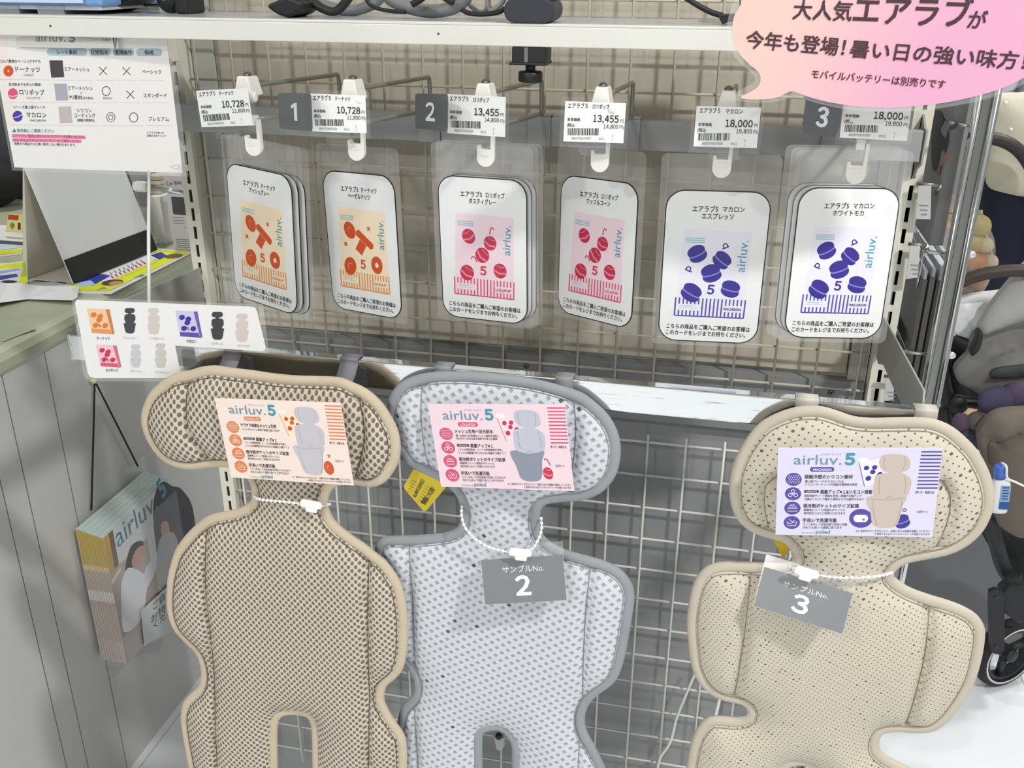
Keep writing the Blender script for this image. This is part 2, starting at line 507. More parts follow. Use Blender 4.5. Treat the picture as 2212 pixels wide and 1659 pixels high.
t.set(Base_Color=t.mix(t.noise(vec, 2.2), lin('#8d8f90'), lin('#979a9b')), Roughness=0.5)
mb = MB(); mb.box(-0.437, 0.437, 0.018, 0.03, 0.12, 0.93); mb.build('lower_panel', t.m, rack)
for X in (-0.45, 0.45):
    mb = MB(); mb.box(X - .018, X + .018, -0.36, 0.03, 0.0, 0.075); mb.build('foot', CREAM, rack, bevel=.003)
# the metal side channels beside the wood panel
for nm, x0, x1 in (('side_channel', -0.4375, -0.4085), ('side_channel', 0.4165, 0.4375)):
    mb = MB(); mb.box(x0, x1, 0.024, 0.034, 1.0005, 1.9); mb.build(nm, M('#c3c4bd', .5), rack)

mb = MB(); mb.box(-.44, .44, .050, .50, 0.0, 1.85); mb.build('rear_light_block', M('#a9aaa6', .6), rack)  # unseen closed box, added to keep the back lamps off the counter side
# wood-grain backing panel
t = NT('pale_wood_grain'); vec, ox, oy, oz = t.obj()
st = t.noise(t.mapped(vec, (260, 1, 5)), 1.0, 4.0, 0.4)
st2 = t.noise(t.mapped(vec, (60, 1, 1.2)), 1.0, 3.0)
fine = t.ramp(st, 0.60, 0.74)
plank = t.math('FLOOR', t.math('DIVIDE', t.math('ADD', ox, 5.0), 0.045))
wn = t.n('ShaderNodeTexWhiteNoise', noise_dimensions='1D'); t.l(plank, wn.inputs['W'])
tone = t.math('ADD', t.math('MULTIPLY', wn.outputs[0], 0.5), t.math('MULTIPLY', st2, 0.5))
base = t.mix(tone, lin('#bcb5a5'), lin('#cfc8b8'))
t.set(Base_Color=t.mix(t.math('MULTIPLY', fine, 0.55), base, lin('#918876')), Roughness=0.6)
WOODG = t.m
mb = MB(); mb.box(-0.4075, 0.4145, 0.0285, 0.0335, 1.0065, 1.9)
tag(mb.build('backing_panel', WOODG, origin=(0, .031, 1.0065)), 'pale grey wood-grain panel behind the wire grid and purchase cards', 'panel')

# wire grids
WIRE = M('#c2bbab', 0.35, name='ivory_wire')
def grid(name, xs, zs, y, x0, x1, z0, z1, label, wires=WIRE, r=0.0016):
    mb = MB()
    for z in zs: mb.rod((x0, y + r * .9, z), (x1, y + r * .9, z), r, 8)
    for x in xs: mb.rod((x, y - r * .9, z0), (x, y - r * .9, z1), r, 8)
    return tag(mb.build(name, wires, origin=(0, y, z0)), label, 'wire grid', 'wire grids on the display rack')
NX0 = 0.0086 - 0.3245 if False else -0.3245
grid('wire_grid', [NX0 + .05 * k for k in range(-2, 16)], [0.9922 + .05 * k for k in range(0, 18)], 0.0086, -0.4365, 0.4365, 0.975, 1.86,
     'ivory wire grid in front of the wood-grain panel behind the purchase cards')
LX0 = 0.125
grid('wire_grid', [LX0 + .05 * k for k in range(-11, 7)], [0.6943 - .05 * k for k in range(-4, 10)], 0.003, -0.437, 0.437, 0.22, 0.907,
     'white wire grid on the grey panel behind the hanging seat liners', M('#dcdbd4', .35))
# grey plastic clips that hold the lower grid to the left post
for z in (0.836, 0.868):
    p = onY(545, 1080 if z < .85 else 1030, -0.004)
    mb = MB(); mb.box(p[0] - .016, p[0] + .014, -0.012, 0.004, z - .011, z + .011)
    mb.box(p[0] + .002, p[0] + .010, -0.016, -0.012, z - .006, z + .006)
    tag(mb.build('grid_clip', M('#c6cacb', .4), origin=(p[0], 0, z - .011), bevel=.002), 'grey plastic grid clip %s left of the beige liner neck' % ('lower one' if z < .85 else 'upper one'), 'clip', 'grid clips on the left post')

# ================================================================== upper crossbar for the hooks
t = NT('zinc_bar'); vec, *_ = t.obj()
t.set(Base_Color=t.mix(t.noise(t.mapped(vec, (9, 1, 60)), 1.0), lin('#9b9d9d'), lin('#b9bbbb')), Roughness=0.42, Metallic=0.35)
ZINC = t.m
BZT, BZB = 1.3164, 1.2839
cross = thing('hook_crossbar', 'flat grey steel crossbar carrying the price hooks', 'crossbar', (0, -.02, BZB))
mb = MB(); mb.box(-.447, .447, -.035, -.0335, BZB, BZT); mb.box(-.447, .447, -.0335, -.020, BZT - .0015, BZT); mb.box(-.447, .447, -.0335, -.020, BZB, BZB + .0015)
mb.build('bar', ZINC, cross, bevel=.0006)
for X in (-.45, .45):
    mb = MB(); mb.prism([(-.036, BZB - .002), (-.036, BZT + .001), (-.022, BZT + .002), (.003, BZT + .016), (.003, BZB - .028), (-.014, BZB - .012)], X - .0012 * 1, X + .0012, 0, 'yz')
    mb.build('end_bracket', ZINC, cross, bevel=.0004)

# ================================================================== lower hanging rail (bright worn tube) on two side arms
t = NT('worn_chrome'); vec, ox, oy, oz = t.obj()
sc = t.noise(t.mapped(vec, (14, 30, 380)), 1.0, 6.0, 0.6); sc2 = t.noise(t.mapped(vec, (30, 30, 90)), 1.0, 5.0, 1.5)
wear = t.math('MULTIPLY', t.ramp(sc, .56, .72), t.ramp(sc2, .42, .62))
t.set(Base_Color=t.mix(wear, lin('#e6e8e9'), lin('#a3a6a8')), Roughness=t.math('ADD', 0.1, t.math('MULTIPLY', wear, 0.3)), Metallic=1.0)
rail = thing('hanging_rail', 'worn chrome rail on grey side arms with the seat liners strapped over it', 'rail', (0, -.28, 1.0686))
RZB, RZT, RYF, RYB = 1.0686, 1.0988, -0.285, -0.2715
mb = MB(); mb.box(-.452, .4465, RYF, RYB, RZB, RZT); rtube = mb.build('rail_tube', t.m, rail, bevel=.0012)
for X, nm in ((.4480, 'end_cap'), (-.4535, 'end_cap')):
    mb = MB(); mb.box(X - .0015, X + .003, RYF - .0006, RYB + .0006, RZB - .0006, RZT + .0006); mb.build(nm, CHROME, rtube, bevel=.001)
ARM = M('#a0a29c', .42, .0, name='grey_arm')
for X in (-.4500, .4440):
    mb = MB(); mb.prism([(-.2712, RZB + .003), (-.2712, RZT + .004), (-.266, RZT + .013), (.002, 1.0945), (.002, 1.043), (-.016, 1.040), (-.05, 1.052), (-.12, 1.056), (-.2, 1.062)], X - .0011, X + .0011, 0, 'yz')
    mb.build('side_arm', ARM, rail, bevel=.0004)

# ================================================================== top shelf
t = NT('shelf_enamel'); vec, *_ = t.obj()
t.set(Base_Color=lin('#e4e4dd'), Roughness=0.33, Coat_Weight=0.2)
SHZ, SHB, SHF, SHBK = 1.4266, 1.4052, -0.20, -0.065
shelf = thing('shelf', 'white enamel shelf across the top with merchandise standing on it', 'shelf', (0, -.16, SHB))
SX0, SX1 = -.62, .462
mb = MB(); mb.box(SX0, SX1, SHF, SHBK, SHZ - .003, SHZ - .0004)
mb.box(SX0, SX1, SHF, SHF + .012, SHB, SHZ - .003); mb.box(SX0, SX1, SHF + .012, SHF + .03, SHB, SHB + .0016); mb.box(SX0, SX1, SHBK - .0016, SHBK, SHB + .002, SHZ - .003)
sboard = mb.build('board', t.m, shelf, bevel=.0016)
tt = NT('shelf_liner'); vec, *_ = tt.obj()
tt.set(Base_Color=tt.mix(tt.noise(vec, 60, 4), lin('#9fa3aa'), lin('#d3d5d8')), Roughness=.25)
mb = MB(); mb.box(SX0 + .004, SX1 - .004, SHF + .006, SHBK - .004, SHZ - .0004, SHZ); mb.build('shelf_liner', tt.m, sboard)
for X in (-.445, .445):
    mb = MB(); mb.prism([(SHF + .03, SHB + .002), (SHF + .03, SHZ - .004), (0.002, SHZ - .004), (.002, SHB - .04), (-.03, SHB - .04)], X - .0011, X + .0011, 0, 'yz')
    mb.build('shelf_bracket', CREAM, shelf)
for px, py in ((109, 56), (947, 73)):
    p = onY(px, py, SHF)
    mb = MB(); mb.lathe([(0, -.0002), (.0012, -.0002), (.0012, .001)], (p[0], SHF, p[2]), 12, 0, 'y'); mb.build('pin_hole', M('#4a4a48', .8), sboard)

mb = MB(); mb.box(.66, 1.75, .92, 1.95, 0.0, .004)  # dark sheet on the floor, standing in for the shade under the stroller
tag(mb.build('floor_shade_sheet', M('#5b5e63', .7), origin=(1.2, 1.4, 0)), 'dark grey sheet painted as the shade under the stroller at the right', 'mat')

# ================================================================== hooks, price tags, number cards
TAGS = [
    # name text, price, with tax, code, corner points of the tag, number card corners, hook X, yaw
    ('ドーナッツ', '10,728', '11,800', '8809705697933', [(424, 196), (535.5, 190), (546.5, 271), (436.5, 274.5)], None, -.217, None),
    ('ドーナッツ', '10,728', '11,800', '8809705697926', [(670.9, 201.5), (788.9, 206.7), (792.9, 287.5), (674.9, 284)], ('1', [(600.9, 200.7), (671.2, 201.5), (675.2, 283.4), (604.4, 278)]), -.105, None),
    ('ロリポップ', '13,455', '14,800', '8809705697964', [(967, 202.9), (1092.6, 209.4), (1091.3, 296.2), (967, 287.5)], ('2', [(898, 202), (967.3, 203), (967.3, 283.4), (897, 277)]), .0275, None),
    ('ロリポップ', '13,455', '14,800', '8809705697957', [(1220.9, 218.3), (1352.4, 223), (1346.2, 309.2), (1216.8, 305.1)], None, .131, None),
    ('マカロン', '18,000', '19,800', '8809705697988', [(1505.1, 229.2), (1644, 231.9), (1634.5, 320), (1497.5, 316)], None, .243, None),
    ('マカロン', '18,000', '19,800', '8809705697995', [(1823, 209), (1972, 216), (1959, 303.8), (1814, 297)], ('3', [(1743, 205), (1822, 211), (1808.5, 297), (1734, 288)]), .356, None),
]
ORD = ['first', 'second', 'third', 'fourth', 'fifth', 'sixth']
HOOKW = M('#96948c', .3, .5, name='hook_wire')
TFY = -0.262   # depth of the tags
FRONT = {}
def jstop(mb, X, Y, z, side=1):
    """white plastic J stop: stem on the right, short prong on the left, round bottom"""
    w = .0085; k = []
    for i in range(13):
        a = math.pi + math.pi * i / 12; k.append((X + w * math.cos(a), z - .0105 + w * math.sin(a)))
    poly = [(X - w, z + .001)] + k + [(X + w, z + .017), (X + w - .0032, z + .017), (X + w - .0034, z - .0022), (X - w + .0036, z - .0022), (X - w + .0028, z + .001)]
    mb.prism(poly, Y - .0032, Y + .0032)
    mb.box(X - .004, X + .004, Y - .0036, Y - .0032, z - .0085, z - .005)
for i, (nm, pr, tx, code, c4, num, hx, _) in enumerate(TAGS):
    flav = {'ドーナッツ': 'donut', 'ロリポップ': 'lollipop', 'マカロン': 'macaron'}[nm]
    root = thing('display_hook', 'double-wire display hook with white plastic clip, %s from the left on the crossbar' % ORD[i], 'display hook', (hx, -.05, 1.28), 'display hooks on the crossbar')
    uz, lz = 1.3575, 1.3215
    fx = hx + [-.0105, -.012, -.0125, -.005, -.004, .001][i]
    mb = MB()
    mb.box(hx - .0135, hx + .0135, -.0385, -.0365, 1.2835, 1.3215); mb.box(hx - .0135, hx + .0135, -.0385, -.0195, 1.3175, 1.3195); mb.box(hx - .0135, hx + .0135, -.021, -.0195, 1.309, 1.3195)
    mb.build('back_plate', ZINC, root, bevel=.0014)
    mb = MB(); mb.tube(smooth_path([(hx + .003, -.0395, lz - .001), (hx + .003, -.0395, lz + .02), (hx + .003, -.0405, uz - .004), (hx + .003, -.045, uz + .001), (hx + .002, -.06, uz + .0015), ((hx + fx) / 2, -.16, uz + .005), (fx, -.242, uz + .008)], k=4), .0024, 10)
    mb.build('upper_arm', HOOKW, root)
    mb = MB(); mb.tube([(hx + .003, -.0385, lz), (hx + .002, -.06, lz + .0008), ((hx + fx) / 2 + .002, -.16, lz + .007), (fx + .002, -.243, lz + .012)], .0024, 10)
    mb.build('lower_arm', HOOKW, root)
    mb = MB(); zc = uz + .0075; Y = -.25
    v = [(fx - .0055, Y - .005, zc + .011), (fx + .0055, Y - .005, zc + .011), (fx + .0065, Y + .016, zc + .010), (fx - .0065, Y + .016, zc + .010),
         (fx - .010, Y - .007, zc - .009), (fx + .010, Y - .007, zc - .009), (fx + .010, Y + .018, zc - .008), (fx - .010, Y + .018, zc - .008)]
    mb.add(v, [(0, 3, 2, 1), (4, 5, 6, 7), (0, 1, 5, 4), (1, 2, 6, 5), (2, 3, 7, 6), (3, 0, 4, 7)])
    for sx in (-1, 1): mb.lathe([(0, -.003), (.005, -.003), (.005, .003), (0, .003)], (fx + sx * .0105, Y - .005, zc - .008), 14, 0, 'x')
    clip_ = mb.build('clip', WHITE_PLASTIC, root, bevel=.0012)
    mb = MB(); mb.ball((fx, -.243, uz + .018), (.0042, .006, .004)); mb.build('rod_tip', M('#6d6c68', .3, .7), clip_)
    mb = MB(); pass
    jstop(mb, fx, -.243, 1.3165); mb.box(fx - .003, fx + .0045, -.246, -.236, 1.328, 1.337)
    mb.build('end_stop', WHITE_PLASTIC, root, bevel=.0008)
    # ---- price tag in its clear holder
    P = Pose(c4, TFY)
    num_txt = (' beside grey card %s' % num[0]) if num else ' without a number card'
    tg = thing('price_tag', 'white price tag %s yen%s, %s tag from the left' % (pr, num_txt, ORD[i]), 'price tag', group='price tags on the hooks', matrix=P.matrix)
    hw, hh = P.w / 2, P.h / 2
    tf = homog([(1678, 845), (2190, 855), (2155, 1180), (1650, 1165)], [(-hw, hh), (hw, hh), (hw, -hh), (-hw, -hh)])
    pt = Print(tf); WH = M('#eff0ee', .3)
    pt.mb.box(-hw, hw, -.0005, .0, -hh, hh, pt.mi(WH))
    K = '#26262a'
    pt.text('エアラブ５', 1698, 897, 1862, 897, 46, K, .012); pt.text(nm, 1905, 901, 2042, 903, 44, K, .012)
    pt.text('本体価格', 1688, 1000, 1796, 1003, 30, K, .014); pt.digits(pr, 1896, 1008, 2122, 1013, 76, K, .022); pt.text('円', 2132, 1010, 2160, 1011, 32, K)
    pt.text('(税込', 1684, 1046, 1748, 1048, 34, K, .012); pt.digits(tx, 1986, 1060, 2116, 1063, 46, K, .008); pt.text('円)', 2126, 1062, 2163, 1063, 34, K)
    rng = random.Random(11 + i); x = 1690; pt.y -= 4e-6; pt.hold = True
    while x < 1945:
        bw = rng.choice([3, 3, 5, 7, 9]); pt.poly([(x, 1060), (x + bw, 1060), (x + bw - 4, 1118), (x - 4, 1118)], K); x += bw + rng.choice([3, 3, 5, 7])
    pt.hold = False
    pt.digits(code, 1717, 1150, 1882, 1152, 26, '#4a4a4c'); pt.digits('9912', 1945, 1154, 1995, 1155, 26, '#4a4a4c'); pt.digits('3', 2054, 1128, 2066, 1128, 24, K); pt.digits('1', 2052, 1160, 2064, 1160, 24, K)
    pt.mb.build('paper', pt.mats, tg, local=True, fix=False)
    mb = MB(); e = .0035
    xo = -.001 if not num else -.001
    mb.prism(rr_outline(P.w + 2 * e, P.h + 2 * e, .002, 3), .0006, .0016)
    mb.box(-hw - e, hw + e, -.004, .0016, -hh - e - .0012, -hh - e)
    mb.prism([(-.012, -hh - e), (-.013, -hh - .008), (-.010, -hh - .011), (.010, -hh - .011), (.014, -hh - .008), (.014, -hh - e)], .0002, .0014)
    mb.tube(smooth_path([(-.013, .001, -hh - .006), (-.0125, -.004, -hh - .009), (-.008, -.006, -hh - .0105), (.008, -.006, -hh - .0105), (.0145, -.003, -hh - .0075)], k=3), .0009, 6)
    mb.build('clear_holder', ACRYL, tg, local=True)
    if num:
        Q = Pose(num[1], TFY + .002)
        nc = thing('number_card', 'dark grey card with white number %s at the left of a price tag' % num[0], 'number card', group='number cards', matrix=Q.matrix)
        w2, h2 = Q.w, Q.h; pp = Print(lambda x, y, w2=w2, h2=h2: ((x - .5) * w2, (.5 - y) * h2))
        mb = MB(); mb.prism(rr_outline(w2, h2, .004), -.0004, .0004); card_ = mb.build('card', M('#5e6064', .32), nc, local=True)
        g = num[0]; wd = {'1': .16, '2': .28, '3': .28}[g]
        if g == '1': pp.poly([(.40, .34), (.515, .265), (.585, .265), (.585, .745), (.49, .745), (.49, .375), (.40, .43)], '#e9eaea')
        else: pp.text(chr(ord(g) + 0xFEE0), .5 - wd / 2, .74, .5 + wd / 2, .745, .66, '#e9eaea', .03)
        pp.mb.build('numeral', pp.mats, card_, local=True, fix=False)

# ================================================================== purchase cards (laminated, on the lower arms)
NAMES = [('ドーナッツ', 'アッシュグレー', 'donut'), ('ドーナッツ', 'ヘーゼルナッツ', 'donut'), ('ロリポップ', 'ダスティグレー', 'lollipop'),
         ('ロリポップ', 'ワッフルコーン', 'lollipop'), ('マカロン', 'エスプレッソ', 'macaron'), ('マカロン', 'ホワイトモカ', 'macaron')]
CORN = [[(487, 350), (631, 380), (643, 684), (511, 638)], [(695, 366), (852, 380), (870, 692), (721, 664)], [(945, 376), (1138, 390), (1141, 702), (957, 682)],
        [(1213, 376), (1382, 397), (1364, 713), (1205, 672)], [(1440, 409), (1669, 414), (1634, 744), (1420, 733)], [(1727, 403), (1949, 407), (1899, 732), (1692, 729)]]
STACK = [[(.0045, .0), (.0095, -.001)], [], [(.0035, .001), (.007, .0015)], [], [], [(-.004, .0015), (-.0085, .003)]]
ART = {'donut': dict(bg='#f9e6c9', dk='#d4552c', lt='#e8895c', st='#e2975f', word='DONUT'),
       'lollipop': dict(bg='#f5dbe6', dk='#c83052', lt='#e98ba2', st='#d9587c', word='LOLLIPOP'),
       'macaron': dict(bg='#ebe9f4', dk='#392f92', lt='#8d86d2', st='#5a4fa8', word='MACARON')}
TEAL = '#4aa3b4'
def sweet(p, kind, cx, cy, r, ang, A, hole=False):
    """one printed sweet of the pack design"""
    ca, sa = math.cos(math.radians(ang)), math.sin(math.radians(ang))
    P = lambda x, y: (cx + x * ca - y * sa, cy + x * sa + y * ca)
    if kind == 'macaron':
        for s in (-1, 1):
            q = P(0, s * r * .30); p.ell(q[0], q[1], r, r * .62, A['dk'], ang)
        q = P(0, r * .08); p.ell(q[0], q[1], r * .98, r * .2, A['lt'], ang)
        q = P(0, -r * .06); p.ell(q[0], q[1], r * .96, r * .2, A['dk'], ang)
    elif kind == 'lollipop':
        p.ell(cx, cy, r * .82, r * .86, A['dk'], ang)
        p.line([P(-r * .75, r * .1), P(0, r * .32), P(r * .75, r * .1)], r * .2, A['lt'])
        p.line([P(-r * .5, -r * .55), P(0, -r * .4), P(r * .5, -r * .55)], r * .08, A['lt'])
    else:
        p.ell(cx, cy, r * .86, r * 1.02, A['dk'], ang)
        if hole: p.ell(cx, cy + r * .02, r * .26, r * .3, A['bg'], ang)
        else: p.ell(cx, cy, r * .34, r * .4, A['lt'], ang); p.ell(cx + r * .06, cy + r * .05, r * .28, r * .34, A['dk'], ang)
def pack_art(p, kind):
    A = ART[kind]
    p.poly([(1578, 348), (2122, 372), (2047, 1060), (1498, 1033)], A['bg'])
    for k in range(3): p.line([(1588 - k, 418 + k * 16), (1742 - k, 424 + k * 16)], 7, '#86c1cc')
    p.text('airluv.', 2056, 692, 2090, 440, 104, TEAL, -.004)
    sweet(p, kind, 1681, 545, 74, -25, A)
    if kind == 'donut':
        a = math.radians(38)
        R = lambda x, y: (1822 + x * math.cos(a) - y * math.sin(a), 640 + x * math.sin(a) + y * math.cos(a))
        p.poly([R(-95, -62), R(95, -62), R(112, -30), R(95, 0), R(42, 0), R(42, 112), R(-42, 112), R(-42, 0), R(-95, 0), R(-112, -30)], A['dk'])
        p.line([R(-40, 0), R(40, 0)], 10, A['lt'])
        for cx, cy in ((1905, 520), (1612, 668)):
            p.line([(cx - 16, cy - 14), (cx + 16, cy + 14)], 12, A['dk']); p.line([(cx - 14, cy + 16), (cx + 14, cy - 16)], 12, A['dk'])
    else:
        sweet(p, kind, 1877, 595, 72, 40 if kind == 'macaron' else 25, A); sweet(p, kind, 1792, 700, 78, -16 if kind == 'macaron' else 50, A)
        for cx, cy, m in ((1905, 485, 1), (1612, 668, -1)):
            if kind == 'macaron':
                p.ring(cx, cy - 4, 17, 17, 10, A['dk'], 14); p.line([(cx - 26 * m, cy + 22), (cx + 4 * m, cy + 12), (cx + 30 * m, cy - 2)], 9, A['dk'])
            elif m == 1: p.line([(cx - 24, cy + 34), (cx - 12, cy - 6), (cx, cy - 22), (cx + 14, cy - 18), (cx + 16, cy - 4)], 10, A['dk'])
            else: p.line([(1735, 760), (1722, 725), (1705, 712), (1690, 722), (1690, 738)], 10, A['dk'])
    L = lambda u, v: (1510 + 555 * u - 12 * v - 6 * u * v, 890 + 25 * u + 143 * v + 2 * u * v)
    n = 19
    p.y -= 4e-6; p.hold = True
    for k in range(n):
        u = k / (n - 1)
        segs = [(0, .34), (.70, 1)] if (0 < k < 7 or 12 < k < 18) else [(0, 1)]
        for a, b in segs: p.line([L(u, a), L(u, b)], 12, A['st'])
    p.hold = False
    p.line([L(0, 1), L(1, 1)], 10, A['st'])
    sweet(p, kind, 1633, 853, 78, 30, A); sweet(p, kind, 1945, 825, 74, 14, A, True)
    p.text('５', 1758, 862, 1810, 866, 98, A['dk'], .03)
    p.text(A['word'], *L(.70, .60), *L(.95, .60), 30, A['dk'] if kind != 'donut' else '#b98a5c', .02)
    p.line([L(.07, .44), L(.25, .44)], 7, '#9fcfd6'); p.line([L(.07, .55), L(.31, .55)], 4, '#b9d9de')
for i, (flv, sub, kind) in enumerate(NAMES):
    P = Pose(CORN[i], -.185)
    root = thing('purchase_card', '', 'card', group='laminated purchase cards on the hooks', matrix=P.matrix)
    col = {'donut': 'orange donut', 'lollipop': 'pink lollipop', 'macaron': 'purple macaron'}[kind]
    root['label'] = 'laminated white card with %s picture, %s card from the left%s' % (col, ORD[i], ', front of its stack' if STACK[i] else '')
    tf = P.template([((x - 1050) * 3.687, (y - 400) * 3.687) for x, y in CORN[4]])
    pp = Print(tf); w2, h2 = P.w, P.h; r = .019
    pp.mb.prism(rr_outline(w2, h2, r, 8), -.0004, .0, pp.mi('#1f1f22'))
    pp.poly(rr_outline(w2 - .0022, h2 - .0022, r - .0011, 8), M('#f0f1f1', .3), raw=True)
    base_y = pp.y
    K = '#232326'
    pp.text('エアラブ5', 1643, 207, 1845, 209, 54, K, .014); pp.text(flv, 1882, 209, 2056, 211, 52, K, .014)
    pp.text(sub, 1716, 264, 1970, 269, 52, K, .014)
    pack_art(pp, kind)
    pp.text('こちらの商品をご購入ご希望のお客様は', 1436, 1130, 2098, 1166, 42, K, .016)
    pp.text('このカードをレジまでお持ちください。', 1430, 1180, 2062, 1212, 42, K, .016)
    paper = pp.mb.build('paper', pp.mats, root, local=True, fix=False)
    mb = MB(); top = [.026, .0235, .029, .026, .031, .031][i]
    o = rr_outline(w2 + .013, h2 + .0045 * 2 + top, .006); o = [(x, z + top / 2) for x, z in o]
    mb.prism(o, .0002, .0005); pouch = mb.build('laminate_pouch', FILM, root, local=True)
    for k, (dx, dz) in enumerate(STACK[i]):
        c = bpy.data.objects.new('purchase_card', None); COL.objects.link(c)
        c.matrix_world = P.matrix @ Matrix.Translation((dx, .005 * (k + 1), dz)); c.empty_display_size = .02
        tag(c, 'laminated %s card, %s behind the front card on the %s hook' % (col, ['next one', 'rearmost one'][k], ORD[i]), 'card', 'laminated purchase cards on the hooks')
        for ch in (paper, pouch):
            q = ch.copy(); COL.objects.link(q); q.parent = c

# ================================================================== hanging seat liners
def weave_mesh(name, px, pz, hw, hh, light, dark, edge, rel=.0009):
    """3D-knit with rows of oval holes"""
    t = NT(name); vec, x, y, z = t.obj()
    wob = t.math('MULTIPLY', t.math('SUBTRACT', t.noise(vec, 18, 1), .5), .0035)
    x = t.math('ADD', x, wob)
    u = t.math('DIVIDE', x, px); v = t.math('DIVIDE', z, pz); ds = []
    for o in (0.0, 0.5):
        a = t.math('SUBTRACT', t.math('FRACT', t.math('ADD', t.math('ADD', u, 50), o)), .5); b = t.math('SUBTRACT', t.math('FRACT', t.math('ADD', t.math('ADD', v, 50), o)), .5)
        a = t.math('MULTIPLY', a, px / hw); b = t.math('MULTIPLY', b, pz / hh)
        ds.append(t.math('SQRT', t.math('ADD', t.math('MULTIPLY', a, a), t.math('MULTIPLY', b, b))))
    d = t.math('MINIMUM', *ds)
    hole = t.math('SUBTRACT', 1.0, t.ramp(d, .82, 1.1)); rim = t.ramp(d, .7, 1.35)
    body = t.mix(t.noise(vec, 9, 2), lin(light), lin(edge))
    t.bump(rim, 0.9, rel)
    return t.set(Base_Color=t.mix(hole, body, lin(dark)), Roughness=0.62)
def lattice(name, pitch, light, dark):
    t = NT(name); vec, x, y, z = t.obj()
    def stripes(a, ph):
        c, s = math.cos(math.radians(a)), math.sin(math.radians(a))
        w = t.math('ADD', t.math('MULTIPLY', x, c / pitch), t.math('MULTIPLY', z, s / pitch))
        f = t.math('FRACT', t.math('ADD', w, 60 + ph))
        return t.math('ABSOLUTE', t.math('SUBTRACT', f, .5)), w
    a, wa = stripes(-56, 0); b, wb = stripes(42, .2)
    gap = t.math('MULTIPLY', t.math('SUBTRACT', 1.0, t.ramp(a, .21, .27)), t.math('SUBTRACT', 1.0, t.ramp(b, .21, .27)))
    knit = t.math('SINE', t.math('MULTIPLY', wa, 6.283 * 7)); knit2 = t.math('SINE', t.math('MULTIPLY', wb, 6.283 * 7))
    k = t.math('MULTIPLY', knit, knit2)
    over = t.math('MAXIMUM', t.math('MULTIPLY', t.ramp(a, .1, .3), .8), t.ramp(b, .1, .3))
    h = t.math('ADD', over, t.math('MULTIPLY', k, .10))
    t.bump(h, 0.7, .0008)
    body = t.mix(t.math('MULTIPLY', t.math('ADD', k, 1.0), .18), lin(light), lin('#c5cad2'))
    rare = t.n('ShaderNodeTexWhiteNoise', noise_dimensions='2D'); cb = t.n('ShaderNodeCombineXYZ')
    t.l(t.math('FLOOR', t.math('ADD', wa, 60.0)), cb.inputs[0]); t.l(t.math('FLOOR', t.math('ADD', wb, 60.2)), cb.inputs[1]); t.l(cb.outputs[0], rare.inputs['Vector'])
    gcol = t.mix(t.math('GREATER_THAN', rare.outputs[0], .99), lin(dark), lin('#54565e'))
    return t.set(Base_Color=t.mix(gap, body, gcol), Roughness=.6)
def perforated(name, px, pz, r, light, big=.06):
    t = NT(name); vec, x, y, z = t.obj()
    u = t.math('ADD', t.math('DIVIDE', x, px), t.math('DIVIDE', z, px * 3.2)); v = t.math('ADD', t.math('DIVIDE', z, pz), t.math('DIVIDE', x, pz * -2.6)); ds = []
    for o in (0.0, 0.5):
        uu = t.math('ADD', u, 50.0 + o); vv = t.math('ADD', v, 50.0 + o)
        wn = t.n('ShaderNodeTexWhiteNoise', noise_dimensions='3D'); cb = t.n('ShaderNodeCombineXYZ'); cb.inputs[2].default_value = o
        t.l(t.math('FLOOR', uu), cb.inputs[0]); t.l(t.math('FLOOR', vv), cb.inputs[1]); t.l(cb.outputs[0], wn.inputs['Vector'])
        rr = t.math('ADD', r, t.math('MULTIPLY', t.math('GREATER_THAN', wn.outputs[0], 1 - big), r * .75))
        a = t.math('MULTIPLY', t.math('SUBTRACT', t.math('FRACT', uu), .5), px); b = t.math('MULTIPLY', t.math('SUBTRACT', t.math('FRACT', vv), .5), pz * 1.25)
        d = t.math('SQRT', t.math('ADD', t.math('MULTIPLY', a, a), t.math('MULTIPLY', b, b)))
        ds.append(t.math('DIVIDE', d, rr))
    d = t.math('MINIMUM', *ds)
    hole = t.math('SUBTRACT', 1.0, t.ramp(d, .75, 1.1))
    t.bump(t.math('ADD', t.ramp(d, .7, 1.5), t.math('MULTIPLY', t.noise(vec, 900, 2), .05)), .4, .0004)
    return t.set(Base_Color=t.mix(hole, t.mix(t.noise(vec, 7, 2), lin(light), lin('#d1c9b9')), lin('#5d564a')), Roughness=.52)
BEIGE_BODY = weave_mesh('beige_spacer_mesh', .0073, .0086, .00165, .0022, '#cac0ae', '#71665a', '#d3c9b8')
BEIGE_HEAD = weave_mesh('beige_spacer_mesh_wide', .0079, .0100, .0018, .0027, '#cac0ae', '#71665a', '#d3c9b8')
GREY_MESH = lattice('grey_white_strap_mesh', .0084, '#d6dae1', '#a2a6ae')
CREAM_BODY = perforated('cream_perforated', .0064, .0064, .00075, '#c5bdab')
CREAM_HEAD = perforated('cream_perforated_head', .0096, .0096, .0011, '#cac2b0', .1)
def cloth(name, c, c2, rough=.75):
    t = NT(name); vec, x, y, z = t.obj()
    n2 = t.noise(vec, 1400, 2); t.bump(t.math('ADD', t.noise(vec, 60, 3), t.math('MULTIPLY', n2, .3)), .35, .0012)
    return t.set(Base_Color=t.mix(t.noise(vec, 25, 3), lin(c), lin(c2)), Roughness=rough)
